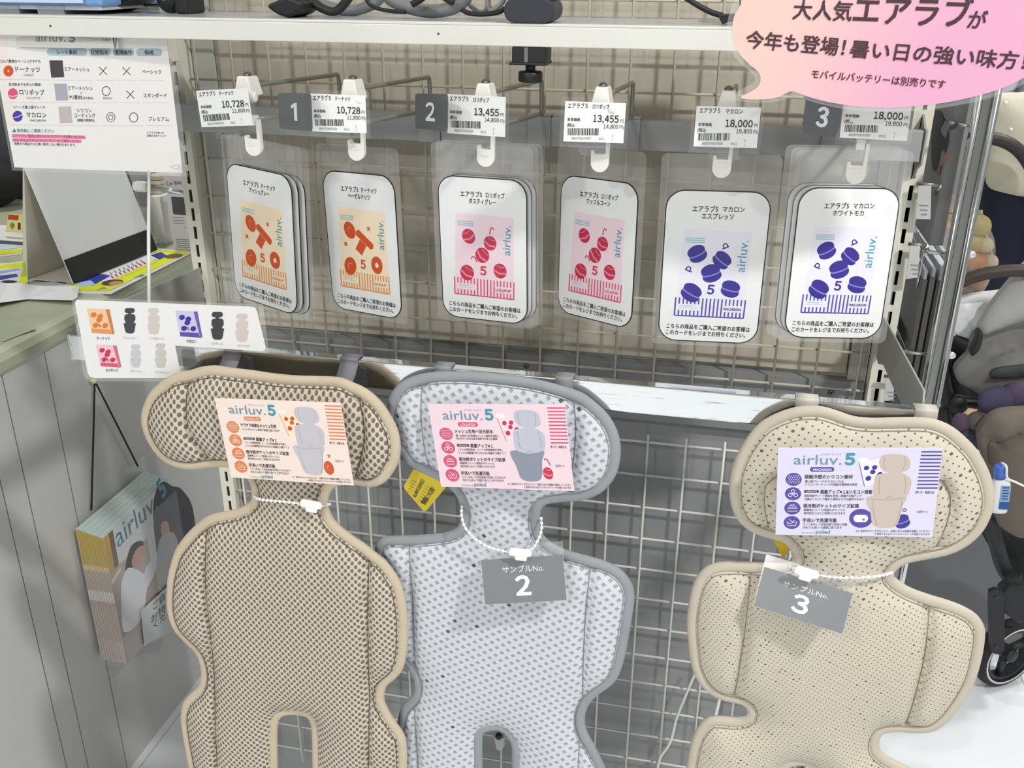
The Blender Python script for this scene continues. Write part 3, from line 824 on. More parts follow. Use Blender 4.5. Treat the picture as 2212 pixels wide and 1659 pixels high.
LINERS = [
    dict(label='beige honeycomb mesh seat liner hanging at the left of the rail', Y=-.312, bind=cloth('beige_binding', '#c3b49b', '#cfc1ab'), head=BEIGE_HEAD, body=BEIGE_BODY, zs=1070,
         back='#6b6252', seamcol='#6a5f50', strapcol='#77767b', T=.017, lam=.016, straps=[(478, 20), (737, 20)],
         out=[(310.5, 889.5), (313, 922), (325.5, 952), (342, 976), (363, 995), (393, 1007), (423, 1010), (461, 1005.5), (496, 1005), (520, 1012), (535, 1024), (546, 1046), (548.5, 1068), (545, 1079), (536, 1086), (521, 1095), (497, 1101.5), (459, 1110), (434, 1126), (407, 1152), (385, 1182), (373, 1215), (366, 1250), (364, 1290), (367.5, 1323), (380, 1355), (404, 1382.5), (426, 1404), (436.5, 1431), (438, 1458), (431, 1480), (412, 1499), (399, 1515), (394.5, 1540), (397, 1570), (402, 1600), (413, 1659), (428, 1740), (455, 1860), (500, 1925), (640, 1945), (790, 1930), (845, 1860), (870, 1740),
              (879, 1659), (878.5, 1602), (871.5, 1580), (855, 1556), (842, 1534), (832, 1513), (831, 1494), (837, 1476), (850, 1466), (869, 1445), (878.5, 1412), (881, 1372), (881, 1331), (877, 1296), (869, 1263), (855, 1236), (834, 1209), (814, 1193), (789, 1172.5), (762, 1154.5), (739, 1136.5), (723, 1120.5), (714, 1103), (709.5, 1087), (712, 1068), (720, 1053), (738, 1044), (771, 1043), (793, 1046.5), (814, 1047), (836, 1035), (852, 1014), (863.5, 989.5), (866, 960), (862, 933), (852, 908), (829.5, 872), (807, 849.5), (784, 833.5), (765.5, 826), (751, 819), (728, 813), (685.5, 811.5), (638.5, 810), (591.5, 805.5), (544.5, 798.5), (497.5, 793), (469, 788.5), (439, 791.5), (410.5, 800), (380, 806), (352.5, 823), (325.5, 850)],
         holes=[[(600, 1700), (600.5, 1659), (600, 1602), (601, 1562), (608.5, 1545), (627.5, 1538.5), (660, 1541), (673.5, 1553), (677.5, 1588), (678.5, 1659), (678.5, 1700), (664, 1722), (614, 1722)]],
         seams=[[(415, 800), (411, 849), (412, 895), (423, 930), (445, 968), (461, 1003)], [(772, 830), (789, 895), (793, 938), (786, 978), (766, 1041)], [(452, 1115), (451.6, 1250), (461, 1345), (468, 1453), (473, 1562), (477, 1659), (490, 1850)], [(801, 1185), (800, 1317), (801, 1480), (801, 1659), (790, 1850)]]),
    dict(label='grey and white strap-weave mesh seat liner hanging in the middle of the rail', Y=-.2895, bind=cloth('grey_binding', '#8f9498', '#9ca1a5'), head=GREY_MESH, body=GREY_MESH, zs=1080,
         back='#4a4c4f', seamcol='#8f9499', strapcol='#8f9296', T=.014, lam=.018, straps=[(951, 18), (1219, 18)],
         out=[(846, 852), (841, 870), (838, 900), (844, 935), (855, 958), (867.5, 974), (887, 1001), (919.5, 1019), (950, 1033), (975, 1050), (992, 1074), (999, 1101), (996.5, 1126), (982, 1143), (949.5, 1150.5), (900, 1154.5), (850, 1156), (829, 1159), (816, 1173), (812, 1205), (813, 1260), (819, 1320), (832, 1372), (855, 1408), (880, 1434), (895, 1461), (898, 1480), (890.5, 1502), (871.5, 1521), (865, 1540), (858, 1575), (850, 1610), (843, 1659), (845, 1740), (870, 1860), (920, 1920), (1070, 1940), (1220, 1920), (1290, 1860), (1312, 1740),
              (1308, 1659), (1302, 1643), (1286, 1610), (1267, 1575), (1263, 1545), (1270, 1521), (1288.5, 1499), (1324, 1472), (1340, 1445), (1351, 1404), (1362, 1344), (1369.5, 1290), (1367, 1266), (1356.5, 1244), (1337.5, 1225), (1310, 1211), (1285, 1203), (1248, 1193), (1215.5, 1183), (1186, 1166), (1170.5, 1148), (1166, 1123), (1168, 1101), (1181, 1085), (1223, 1079), (1260, 1076), (1297.5, 1061), (1322, 1036), (1335, 1009), (1340, 974), (1337.5, 944), (1326.8, 915), (1307, 886.5), (1276, 859), (1253.5, 845), (1210, 831), (1158.5, 818), (1104, 809.5), (1029, 802), (974.5, 801), (934, 803), (893, 812), (863.5, 828.5)],
         holes=[[(1042, 1700), (1042, 1659), (1042, 1590), (1050, 1576), (1069.5, 1571.5), (1085, 1574), (1099, 1588), (1108, 1608), (1108.5, 1659), (1108.5, 1700), (1095, 1722), (1056, 1722)]],
         seams=[[(916, 812), (913, 870), (917, 932), (927, 994), (950, 1032)], [(1236, 845), (1245, 902), (1243, 969), (1228, 1076)], [(886, 1158), (891, 1232), (896, 1290), (898.5, 1399), (900, 1470)], [(897, 1515), (907, 1659), (915, 1850)], [(1278, 1205), (1267, 1317), (1261.5, 1426), (1259, 1512)], [(1256, 1530), (1250.5, 1659), (1250, 1850)]]),
    dict(label='cream perforated seat liner hanging at the right of the rail', Y=-.294, bind=cloth('cream_binding', '#bdb3a3', '#c8bfb0', .6), head=CREAM_HEAD, body=CREAM_BODY, zs=1190,
         back='#4a463f', seamcol='#958b79', strapcol='#c4beb6', T=.020, lam=.022, straps=[(1744, 21), (1996, 20)],
         out=[(1577, 1040), (1580, 1085), (1592, 1115), (1612, 1137), (1639, 1151), (1668, 1159), (1690, 1166), (1704, 1178), (1713, 1194), (1711, 1207), (1690, 1213), (1650, 1213.5), (1592, 1211.5), (1552, 1213), (1527.5, 1221), (1508.5, 1239), (1497.5, 1263), (1489.5, 1298.5), (1485.5, 1339), (1488, 1382.5), (1495, 1434), (1511, 1469), (1535.5, 1494), (1565, 1507.5), (1600.5, 1515.5), (1614, 1526), (1613, 1540), (1592.5, 1548), (1552, 1544.5), (1527.5, 1548), (1508.5, 1567), (1495, 1597), (1488, 1632), (1484, 1659), (1478, 1740), (1490, 1850), (1540, 1920), (1720, 1940), (1900, 1925), (1985, 1860), (2010, 1760),
              (1990, 1680), (1967, 1658), (1937.5, 1643), (1910, 1626.5), (1897, 1610), (1899.5, 1589), (1910, 1577), (1937.5, 1573.5), (1978, 1576.5), (2011, 1574), (2035, 1561.5), (2059.5, 1537), (2084, 1502), (2105.5, 1461), (2119, 1412), (2124.5, 1371.5), (2123, 1350), (2108, 1325.5), (2081, 1308), (2046, 1294.5), (2005, 1282), (1964.5, 1267), (1935, 1248), (1927, 1237), (1937.5, 1223), (1959, 1211), (1991.5, 1204), (2046, 1193), (2084, 1175.5), (2116.5, 1148), (2135.5, 1116), (2145, 1080.5), (2141, 1040), (2127, 1002), (2105.5, 966.5), (2073, 934), (2046, 915), (2013.5, 903), (1978, 900), (1924, 900.5), (1883, 901.5), (1842.5, 897.5), (1807, 885.5), (1774.5, 876.5), (1734, 876), (1693.5, 885), (1652.5, 904), (1628, 926), (1607, 955), (1588, 992)],
         holes=[[(1690, 1700), (1692, 1668), (1705, 1652), (1726, 1647), (1748, 1651), (1762, 1668), (1764, 1700), (1750, 1722), (1704, 1722)]],
         seams=[[(1681, 1018), (1655, 1040), (1651, 1080.5), (1657, 1121), (1664, 1155)], [(2030, 1026), (2046, 1053), (2049, 1080.5), (2043, 1116), (2027, 1162), (2011, 1198)], [(2007, 1284), (2004, 1318), (1992, 1412), (1970, 1502), (1952, 1572)], [(1623, 1214), (1611.5, 1331), (1598, 1426), (1584, 1510)]]),
]
for i, D in enumerate(LINERS):
    Y = D['Y']; q = lambda pts: [tuple(onY(x, y, Y)[[0, 2]]) for x, y in pts]
    raw = smooth_path(q(D['out']), True, 4); outer = resample(raw, .006, True)
    ctr = outer.mean(0)
    hol = [resample(smooth_path(q(h), True, 5), .005, True) for h in D['holes']]
    seams = [np.array(smooth_path(q(s), False, 5)) for s in D['seams']]
    root = thing('seat_liner', D['label'], 'seat liner', (ctr[0], Y, 1.09), 'seat liners hanging on the rail')
    zsplit = onY(1100, D['zs'], Y)[2]
    # inset the fabric to the middle of the binding
    def inset(L, dd, sgn):
        n = len(L); T = np.array([L[(k + 2) % n] - L[(k - 2) % n] for k in range(n)]); T /= np.linalg.norm(T, axis=1)[:, None] + 1e-9
        N = np.stack([-T[:, 1], T[:, 0]], 1)
        A = 0.5 * sum(L[k][0] * L[(k + 1) % n][1] - L[(k + 1) % n][0] * L[k][1] for k in range(n))
        return L + N * dd * (1 if A > 0 else -1) * sgn
    fab = inset(outer, .0055, 1); fabh = [inset(h, .005, -1) for h in hol]
    mb = MB()
    sag = (lambda x, z: 0.0)
    puffy(mb, fab, Y, D['T'], D['lam'], fabh, seams, back=.004, step=.0052, base=.0035, m=0, mback=2, split=lambda x, z, zs=zsplit: 0 if z > zs else 1, seam_lam=.0042, seam_base=.4)
    pad_ = mb.build('pad', [D['head'], D['body'], M(D['back'], .9)], root, fix=False)
    mb = MB()
    P3 = [(x, Y - .0028, z) for x, z in fab]
    mb.tube(P3, .0064, 10, 0, True, flat=.75, up=(0, 1, 0))
    for h in fabh: mb.tube([(x, Y - .0026, z) for x, z in h], .0062, 10, 0, True, flat=.75, up=(0, 1, 0))
    mb.build('binding', D['bind'], root, fix=False)
    mb = MB()
    es = .0035 + D['T'] * (1 - math.exp(-.0053 / D['lam']))
    mb.tube([(x, Y - es - .0002, z) for x, z in inset(outer, .0108, 1)], .0006, 5, 0, True)
    mb.build('edge_stitch', M(D['seamcol'], .8), pad_, fix=False)
    for s in seams:
        R = resample(s, .004, False); R = R[inside(R, fab)]
        for h in hol: R = R[~inside(R, h) & (dist_to(R, h, True) > .003)]
        d = dist_to(R, outer, True)
        for h in hol: d = np.minimum(d, dist_to(R, h, True))
        mb = MB(); mb.tube([(x, Y - (.0035 + D['T'] * (1 - math.exp(-max(0, dd - .0055) / D['lam']))) * .4 - .0004, z) for (x, z), dd in zip(R, d)], .0008, 6)
        mb.build('seam', M(D['seamcol'], .8), pad_, fix=False)
    for px, wmm in D['straps']:
        # straps come up from the back of the liner and fold over the rail
        k = max((k for k in range(len(outer)) if abs(pj((outer[k][0], Y, outer[k][1]))[0] - px) < 9), key=lambda k: outer[k][1])
        X, zt = outer[k]
        hw = wmm / 2000.0; yb = RYF - .0012
        path = [(Y + .0045, zt - .03), (Y + .0045, zt - .012), (yb if Y > -.3 else -.295, min(zt, RZT - .012)), (yb, RZT - .004), (RYF - .0004, RZT + .0012), (RYF + .004, RZT + .0016), (RYB - .002, RZT + .0016), (RYB + .0014, RZT - .001), (RYB + .0016, RZT - .015), (RYB + .0018, RZB + .004)]
        path = smooth_path([np.array(p) for p in path], False, 4)
        v = []; f = []
        for y, z in path: v += [(X - hw, y, z), (X + hw, y, z)]
        for a in range(len(path) - 1): f.append((2 * a, 2 * a + 1, 2 * a + 3, 2 * a + 2))
        mb = MB(); mb.add(v, f, 0, True)
        s = mb.build('strap', M(D['strapcol'], .55), root, fix=False)
        so = s.modifiers.new('thick', 'SOLIDIFY'); so.thickness = .0011; so.offset = 0
    D['root'] = root

# ------------------------------------------------------------------ beaded loop ties round the necks
def bead_tie(name, pts, Y, lock, label):
    P = resample(smooth_path([onY(x, y, Yk) for (x, y), Yk in zip(pts, Y)], False, 6), .0052, False)
    root = thing(name, label, 'tie', tuple(P[0]), 'white beaded loop ties')
    mb = MB(); mb.tube(P, .0009, 6)
    for p in P: mb.ball(p, .0019, 8)
    mb.build('beaded_strand', M('#f1f1ef', .35), root, fix=False)
    c = onY(lock[0], lock[1], lock[2]); a = math.radians(-lock[3]); R = Matrix.Rotation(-a, 3, 'Y')
    mb = MB(); mb.prism([(-.0115, -.0035), (-.0125, .002), (-.010, .0055), (.010, .0055), (.0125, .002), (.0115, -.0025), (.0070, -.0035), (.0065, -.0085), (-.0055, -.0085), (-.0060, -.0035)], -.0016, .0016)
    v = [np.array(R) @ np.array(p) + c for p in mb.v]; mb.v = [tuple(p) for p in v]
    mb.build('lock_tab', M('#f6f6f5', .3), root, bevel=.0008)
bead_tie('loop_tie', [(547, 1070), (560, 1078), (590, 1082), (616, 1084), (640, 1087), (668, 1092), (695, 1092), (712, 1089)], [-.314, -.328, -.333, -.334, -.334, -.334, -.330, -.314], (672, 1091, -.336, 4), 'white beaded loop tie around the neck of the beige mesh liner')
bead_tie('loop_tie', [(998, 1095), (997, 1112), (1004, 1138), (1024, 1162), (1053, 1180), (1085, 1190), (1118, 1193), (1148, 1187), (1163, 1165), (1170, 1143), (1169, 1120)], [-.299, -.308, -.316, -.319, -.321, -.323, -.324, -.321, -.317, -.308, -.299], (1124, 1195, -.327, -2), 'white beaded loop tie holding grey sample tag 2')
bead_tie('loop_tie', [(1707, 1225), (1726, 1232), (1750, 1238), (1790, 1246), (1830, 1248), (1870, 1247), (1905, 1243), (1926, 1237)], [-.310, -.320, -.322, -.323, -.322, -.320, -.315, -.302], (1742, 1238, -.326, 12), 'white beaded loop tie holding grey sample tag 3')

# ------------------------------------------------------------------ sample number tags
for n, c4, Y, yw in (('2', [(1036, 1186), (1215, 1174), (1222, 1296), (1049, 1306)], -.324, None), ('3', [(1651, 1197), (1843, 1263), (1822, 1372), (1636, 1309)], -.324, None)):
    P = Pose(c4, Y, yaw=math.radians(4 if n == '2' else -8))
    root = thing('sample_tag', 'dark grey tag with white numeral %s hanging from a beaded tie' % n, 'tag', group='grey sample number tags', matrix=P.matrix)
    w2, h2 = P.w, P.h; f = .20
    mb = MB(); mb.prism([(-w2 / 2, -h2 / 2), (w2 / 2, -h2 / 2), (w2 / 2, h2 / 2 - h2 * f), (-w2 / 2, h2 / 2 - h2 * f)], -.0004, .0004); card_ = mb.build('card', M('#7b7f83', .35), root, local=True)
    pp = Print(lambda x, y: ((x - .5) * w2, (.5 - y) * h2), -.0005)
    pp.text('サンプルNo.', .25, .45, .76, .45, .135, '#eeeeee', 0.0); pp.line([(.26, .53), (.76, .53)], .006, '#8f9397')
    wd = .17; pp.text(chr(ord(n) + 0xFEE0), .5 - wd / 2 - .01, .86, .5 + wd / 2 - .01, .86, .45, '#f3f3f3', .035)
    pp.mb.build('numeral', pp.mats, card_, local=True, fix=False)
    mb = MB(); mb.box(-w2 / 2 - .0012, w2 / 2 + .0012, .0007, .0010, -h2 / 2 - .0012, h2 / 2 + .0025); mb.build('clear_sleeve', FILM, root, local=True)
    mb = MB()
    for x in (-.17, .28): mb.tube([(x * w2 + .0035 * math.cos(a * math.pi / 8), -.0013, h2 / 2 - .004 + .003 * math.sin(a * math.pi / 8)) for a in range(16)], .0004, 5, 0, True)
    mb.build('punched_hole', M('#9da0a2', .3), root, local=True)

# ------------------------------------------------------------------ yellow warning tag behind the grey liner, second one behind the cream liner
p0 = Pose([(896, 1016), (966, 1038), (921, 1106), (872, 1052)], -.290, yaw=0)
root = thing('warning_tag', 'yellow paper alarm warning tag hanging behind the grey mesh liner', 'tag', group='yellow warning tags', matrix=Matrix.Translation(Vector(p0.c)))
lc = lambda x, y: tuple((onY(x, y, -.290) - p0.c)[[0, 2]])
mb = MB(); mb.prism([lc(*p) for p in [(893, 1014), (903, 1016), (972, 1042), (921, 1103), (915, 1104), (874, 1056), (873, 1049)]], -.0004, .0004); mb.build('paper', M('#d9c12a', .45), root, local=True)
pp = Print(lc, -.0005)
pp.text('警報器につき注意！', 918, 1090, 940, 1056, 13, '#2a2718', .02); pp.text('ALARM DEVICE！', 898, 1075, 918, 1038, 12, '#2f2b18', .015)
for k in range(5): pp.line([(880 + k * 2.6, 1052 - k * 6 + 8), (889 + k * 2.6, 1052 - k * 6 + 14)], 1.2, '#8d7f24')
for k in range(6): pp.line([(905 + k * 3, 1078 - k * 6), (912 + k * 3, 1083 - k * 6)], 1.2, '#8d7f24')
pp.mb.build('lettering', pp.mats, root, local=True, fix=False)
p = onY(1686, 1180, -.287)
mb = MB(); lc2 = lambda x, y: tuple((onY(x, y, -.287) - p)[[0, 2]])
mb.prism([lc2(*k) for k in [(1655, 1140), (1702, 1158), (1703, 1186), (1697, 1201), (1689, 1202), (1672, 1168)]], -.0004, .0004)
tag(mb.build('warning_tag', M('#d9b91c', .45), matrix=Matrix.Translation(Vector(p)), local=True), 'yellow paper warning tag peeking out behind the cream perforated liner', 'tag', 'yellow warning tags')

# ------------------------------------------------------------------ product info cards on the head rests
INFO = [dict(flav='donut', c4=[(463, 860), (737, 869), (764, 1049), (501, 1030)], Y=-.343, bg='#f7e4db', fg='#e3854f', word='DONUT', bw=(530, 675), pill=(512, 690),
             rows=[('サラサラ快適なメッシュ生地', 830, ['シートのメッシュ素材で快適に過ごせます']), ('風量アップ※１', 800, ['ファンの換気性能、シートの内部構造を改良し', 'ファンの消費電力をそのままに風量を大幅アップ']), ('保冷剤ポケットのサイズ拡張', 893, ['装着時にシート背面のポケットに', '保冷剤を入れてご利用いただけます']), ('手洗いで洗濯可能', 718, ['ファンを外して中性洗剤で手洗いできるので', '汚れても洗って清潔に保つことができます'])],
             label='pale orange product info card on the beige mesh liner'),
        dict(flav='lollipop', c4=[(924, 873), (1221, 872), (1240, 1061), (954, 1050)], Y=-.321, bg='#f3d9e3', fg='#d8557b', word='LOLLIPOP', bw=(530, 675), pill=(505, 698),
             rows=[('メッシュ生地＋足元防水', 830, ['頭〜お尻までは快適なメッシュ素材を使用し', '汚れやすい足元は防水素材でお手入れ簡単']), ('風量アップ※１', 800, ['ファンの換気性能、シートの内部構造を改良し', 'ファンの消費電力をそのままに風量を大幅アップ']), ('保冷剤ポケットのサイズ拡張', 893, ['装着時にシート背面のポケットに', '保冷剤を入れてご利用いただけます']), ('手洗いで洗濯可能', 718, ['ファンを外して中性洗剤で手洗いできるので', '汚れても洗って清潔に保つことができます'])],
             label='pink product info card on the grey mesh liner'),
        dict(flav='macaron', c4=[(1681, 967), (2036.5, 967), (2014, 1160), (1675, 1154)], Y=-.325, bg='#dfdaf0', fg='#54479f', word='MACARON', bw=(530, 675), pill=(505, 698),
             rows=[('接触冷感のシリコン素材', 845, ['最上級グレードのマカロンのみ', 'シリコンコーティングの接触冷感素材を採用']), ('風量アップ※１&リモコン搭載', 1000, ['換気性能やシート構造を改良し風量が大幅アップ', '付属のリモコンで離れた場所からでも操作できます']), ('保冷剤ポケットのサイズ拡張', 893, ['装着時にシート背面のポケットに', '保冷剤を入れてご利用いただけます']), ('手洗いで洗濯可能', 718, ['ファンを外して中性洗剤で手洗い可能', '汚れても洗って清潔に保てます'])],
             label='lilac product info card on the cream perforated liner')]
def icon(p, k, cx, cy, fg):
    p.ell(cx, cy, 65, 52, fg); W = '#efe9ee'
    if k == 0:
        p.y -= 4e-6; p.hold = True
        for r in range(5):
            for c in range(6 if r % 2 else 5): p.ell(cx - 38 + c * 18 - (9 if r % 2 else 0) + 4, cy - 28 + r * 14, 4.5, 4, W, n=8)
        p.hold = False
    elif k == 1:
        for a in (-90, 30, 150): p.ring(cx + 26 * math.cos(math.radians(a)), cy + 20 * math.sin(math.radians(a)), 15, 13, 5, W, 14)
        p.ring(cx, cy, 8, 7, 5, W, 10)
    elif k == 2:
        p.line([(cx - 36, cy), (cx + 36, cy), (cx + 36, cy + 24), (cx - 36, cy + 24)], 5, W, True); p.line([(cx - 24, cy - 4), (cx - 14, cy - 26), (cx + 16, cy - 26), (cx + 26, cy - 4)], 5, W); p.line([(cx - 8, cy - 14), (cx + 8, cy - 14)], 4, W)
    else:
        p.line([(cx - 38, cy - 8), (cx - 30, cy + 24), (cx + 32, cy + 24), (cx + 40, cy - 8)], 5, W); p.line([(cx - 20, cy - 26), (cx + 6, cy - 4), (cx + 24, cy - 20)], 5, W); p.line([(cx - 30, cy + 2), (cx - 10, cy + 8), (cx + 10, cy), (cx + 30, cy + 6)], 4, W)
CT = [(252, 430), (1565, 432), (1482, 1142), (232, 1118)]
def mini_liner(p, kind):
    base, sh = {'donut': ('#c9c6cd', '#a9a6b0'), 'lollipop': ('#c2c5d2', '#8d93a3'), 'macaron': ('#cbbcb3', '#a8988f')}[kind]
    def blob(pts, col): p.poly([q for q in smooth_path(pts, True, 4)], col)
    lower = sh if kind == 'lollipop' else base
    blob([(955, 860), (985, 815), (1265, 810), (1240, 900), (1200, 1040), (1110, 1068), (1010, 1045), (985, 940)], lower)
    blob([(1015, 700), (1030, 650), (1100, 632), (1180, 625), (1260, 640), (1312, 690), (1300, 770), (1270, 815), (1130, 840), (1020, 815), (1010, 760)], base)
    blob([(1130, 640), (1140, 600), (1230, 600), (1230, 650)], base)
    blob([(1056, 560), (1070, 500), (1130, 480), (1240, 484), (1296, 515), (1302, 580), (1270, 615), (1180, 622), (1090, 612)], base)
    for ln in ([(1105, 500), (1092, 560), (1110, 608)], [(1255, 500), (1262, 560), (1240, 612)], [(1062, 655), (1055, 730), (1060, 800)], [(1258, 655), (1268, 730), (1255, 800)], [(990, 835), (1130, 845), (1258, 826)], [(1110, 830), (1140, 818), (1170, 828)], [(1005, 850), (1012, 950), (1040, 1050)], [(1240, 840), (1222, 950), (1180, 1050)]):
        p.line(smooth_path(ln, False, 3), 5, sh if lower != sh or True else base)
for I in INFO:
    P = Pose(I['c4'], I['Y']); A = ART[I['flav']]
    root = thing('info_card', I['label'], 'card', group='product info cards on the liners', matrix=P.matrix)
    pp = Print(P.template(CT)); K = '#3a3438'; FG = I['fg']
    pp.mb.box(-P.w / 2, P.w / 2, -.0006, .0, -P.h / 2, P.h / 2, pp.mi(M(I['bg'], .4)))
    pp.text('airluv.', 374, 560, 754, 563, 112, '#6f93a8', -.008); pp.text('５', 785, 562, 856, 563, 118, '#3f9aad', .045); pp.text('エアラブ ファイブ', 590, 489, 755, 490, 20, '#8b8d92')
    pp.rrect(*(I['pill'][0], 582, I['pill'][1], 620), 18, FG); pp.text(I['word'], I['bw'][0], 611, I['bw'][1], 612, 28, '#f4eef2', .02)
    ys = [(670, 700, 725), (790, 815, 842), (902, 927, 953), (1016, 1042, 1067)]
    for k, ((h, x1, subs), (y0, y1, y2)) in enumerate(zip(I['rows'], ys)):
        icon(pp, k, 375 - 4.6 * k, 680 + 114 * k, FG)
        x0 = 462 - 5 * k
        if k == 1: pp.rrect(x0, y0 - 26, x0 + 120, y0 - 2, 11, '#4a454c'); pp.text('UPDATE', x0 + 18, y0 - 7, x0 + 102, y0 - 7, 20, '#d8d4da', .02)
        pp.text(h, x0 + (130 if k == 1 else 0), y0, x1, y0 + 2, 34, K, .022)
        for sx, yy in zip(subs, (y1, y2)): pp.text(sx, x0 + 4, yy + 2, x0 + 4 + len(sx) * (20.6 if len(sx) > 15 else 22), yy + 4, 21, '#4c464b', .012)
    pp.text('Produce by', 440, 1109, 545, 1110, 20, '#9aa0a6'); pp.text('poled', 553, 1110, 664, 1112, 46, '#7397ad', .02)
    # the pack behind the pictured liner
    pp.poly([(895, 548), (1075, 512), (1075, 700), (940, 740)], A['bg']); pp.line([(895, 548), (940, 740)], 6, A['st'])
    for cx, cy, r in ((955, 590, 22), (1020, 585, 22), (1005, 622, 22), (1062, 640, 22), (970, 672, 24)): pp.ell(cx, cy, r, r * .8, A['dk'], -20)
    pp.rrect(890, 508, 972, 546, 12, '#f4f1f5')
    if I['flav'] == 'macaron':
        pp.ell(911, 990, 94, 75, FG); pp.rrect(852, 962, 968, 1020, 28, '#f4f1f5'); pp.ell(932, 1000, 10, 9, '#6c63a0'); pp.ring(1258, 925, 14, 11, 7, A['dk'])
        sweet(pp, 'macaron', 1240, 1015, 60, -18, A)
    else:
        sweet(pp, I['flav'], 1272, 1000, 58, 10, A)
        if I['flav'] == 'donut': pp.line([(1290, 888), (1315, 910)], 9, A['dk']); pp.line([(1314, 886), (1290, 912)], 9, A['dk'])
        else: pp.line([(1310, 935), (1290, 890), (1275, 880), (1262, 892)], 10, A['dk'])
    mini_liner(pp, I['flav'])
    for k in range(11):
        yy = 462 + 28.8 * k; o = -3.6 * k
        pp.line([(1392 + o, yy), (1558 + o, yy)], 11, FG)
    pp.text('使い方・装着方法', 1345, 790, 1495, 793, 22, '#4c464b', .012); pp.text('公式サイト', 1356, 945, 1445, 947, 21, '#4c464b', .012)
    pp.text('※１ 身体を冷やしすぎないよう、状態に合わせ風量を調整してください', 872, 1096, 1464, 1100, 18, '#4c464b', .01); pp.text('※ 使用するにはモバイルバッテリーが必要となります', 1020, 1119, 1460, 1123, 18, '#4c464b', .01)
    pp.mb.build('printed_card', pp.mats, root, local=True, fix=False)

# white cable and small clip on the lower grid
mb = MB(); mb.tube(smooth_path([onY(x, y, -.010) for x, y in [(1512, 1440), (1497, 1465), (1480, 1505), (1462, 1550), (1452, 1590), (1443, 1612), (1427, 1635), (1420, 1662), (1416, 1720), (1410, 1800)]], False, 5), .0021, 8)
p = onY(1462, 1550, -.010)
tag(mb.build('cable', M('#e2e1dc', .4), origin=tuple(p)), 'white cable hanging in front of the wire grid left of the cream liner', 'cable')
mb = MB(); mb.tube(smooth_path([onY(x, y, -.012) for x, y in [(1556, 1500), (1552, 1520), (1545, 1548)]], False, 4), .0024, 8)
tag(mb.build('cable', M('#f0efea', .4), origin=tuple(onY(1552, 1520, -.012))), 'short white cable piece in the notch of the cream liner', 'cable')
p = onY(1078, 1600, -.012)
root = thing('grid_hook', 'white plastic grid hook with black cap seen through the grey liner slot', 'hook', tuple(p))
mb = MB(); mb.prism([(p[0] - .008, p[2] + .012), (p[0] + .009, p[2] + .012), (p[0] + .010, p[2] - .004), (p[0] + .004, p[2] - .016), (p[0] - .003, p[2] - .015)], -.018, -.006); mb.build('hook_body', M('#c9cac8', .4), root, bevel=.002)
mb = MB(); mb.lathe([(0, -.022), (.005, -.022), (.005, -.016), (0, -.016)], (p[0] + .001, 0, p[2] + .016), 12, 0, 'y'); mb.build('cap', BLACK_PLASTIC, root)

# ================================================================== comparison sign, product sheet (left)
SY = -.186
tfp = lambda Y, o: (lambda x, y: tuple((onY(x, y, Y) - o)[[0, 2]]))
P = Pose([(-21, 58), (354.5, 65), (399, 373), (29, 362)], SY)
root = thing('comparison_sign', 'white laminated comparison chart hanging under the left end of the shelf', 'sign', matrix=P.matrix)
loc = P.local; z = lambda x, y: loc(x / 3.687, y / 3.687)
pp = Print(z); w2, h2 = P.w / 2, P.h / 2
pp.mb.box(-w2, w2, -.0006, 0, -h2, h2, pp.mi(M('#eceae8', .3)))
pp.poly([(-60, 290), (60, 290), (140, 1000), (60, 1000)], '#efe4e2')
K = '#3c3b3e'; PILL = '#a9bfcb'
for x0, x1, y0, y1 in ((375, 695, 385, 443), (713, 885, 385, 444), (900, 1072, 386, 446), (1088, 1293, 386, 447)): pp.rrect(x0, y0, x1, y1, 27, PILL)
for s, x0, x1, y in (('シート素材', 455, 618, 430), ('日常防水', 733, 868, 432), ('遠隔操作', 918, 1056, 432), ('価格', 1155, 1228, 432)): pp.text(s, x0, y, x1, y + 1, 40, K, .012)
rows = [('コスパ重視のベーシックモデル', 8, 330, 497, 'ドーナッツ', 130, 325, 568, 'DONUT', 195, 277, 605, '#d4552c', 70, 565, '#4b444a', (395, 480, 515, 618)),
        ('足元防水でお手入れ簡単', 75, 330, 682, 'ロリポップ', 162, 360, 750, 'LOLLIPOP', 215, 328, 788, '#d9587c', 105, 746, '#a9abb9', (433, 666, 548, 802)),
        ('シリーズ最上級グレード', 112, 365, 862, 'マカロン', 217, 375, 930, 'MACARON', 247, 368, 967, '#4a41a0', 143, 925, '#c3b7bb', (466, 848, 582, 982))]
for a, x0, x1, y, b, bx0, bx1, by, c, cx0, cx1, cy, col, ix, iy, sw, (sx0, sy0, sx1, sy1) in rows:
    pp.text(a, x0, y, x1, y + 2, 27, K, .01); pp.text(b, bx0, by, bx1, by + 4, 46, K, .012); pp.text(c, cx0, cy, cx1, cy + 1, 24, '#b49a98' if col != '#4a41a0' else '#77737c', .015)
    pp.ell(ix, iy, 40, 44, col)
    if c == 'DONUT': pp.ell(ix, iy, 8, 9, '#efc8ae')
    else: pp.line([(ix - 38, iy + 14), (ix, iy + 6 if c == 'MACARON' else iy + 24), (ix + 38, iy - 14 if c == 'MACARON' else iy + 10)], 8, '#ebc0ca' if c == 'LOLLIPOP' else '#c9c5e4')
    pp.poly([(sx0, sy0), (sx1 - 14, sy0), (sx1, sy1 - 3), (sx0 + 16, sy1)], sw)
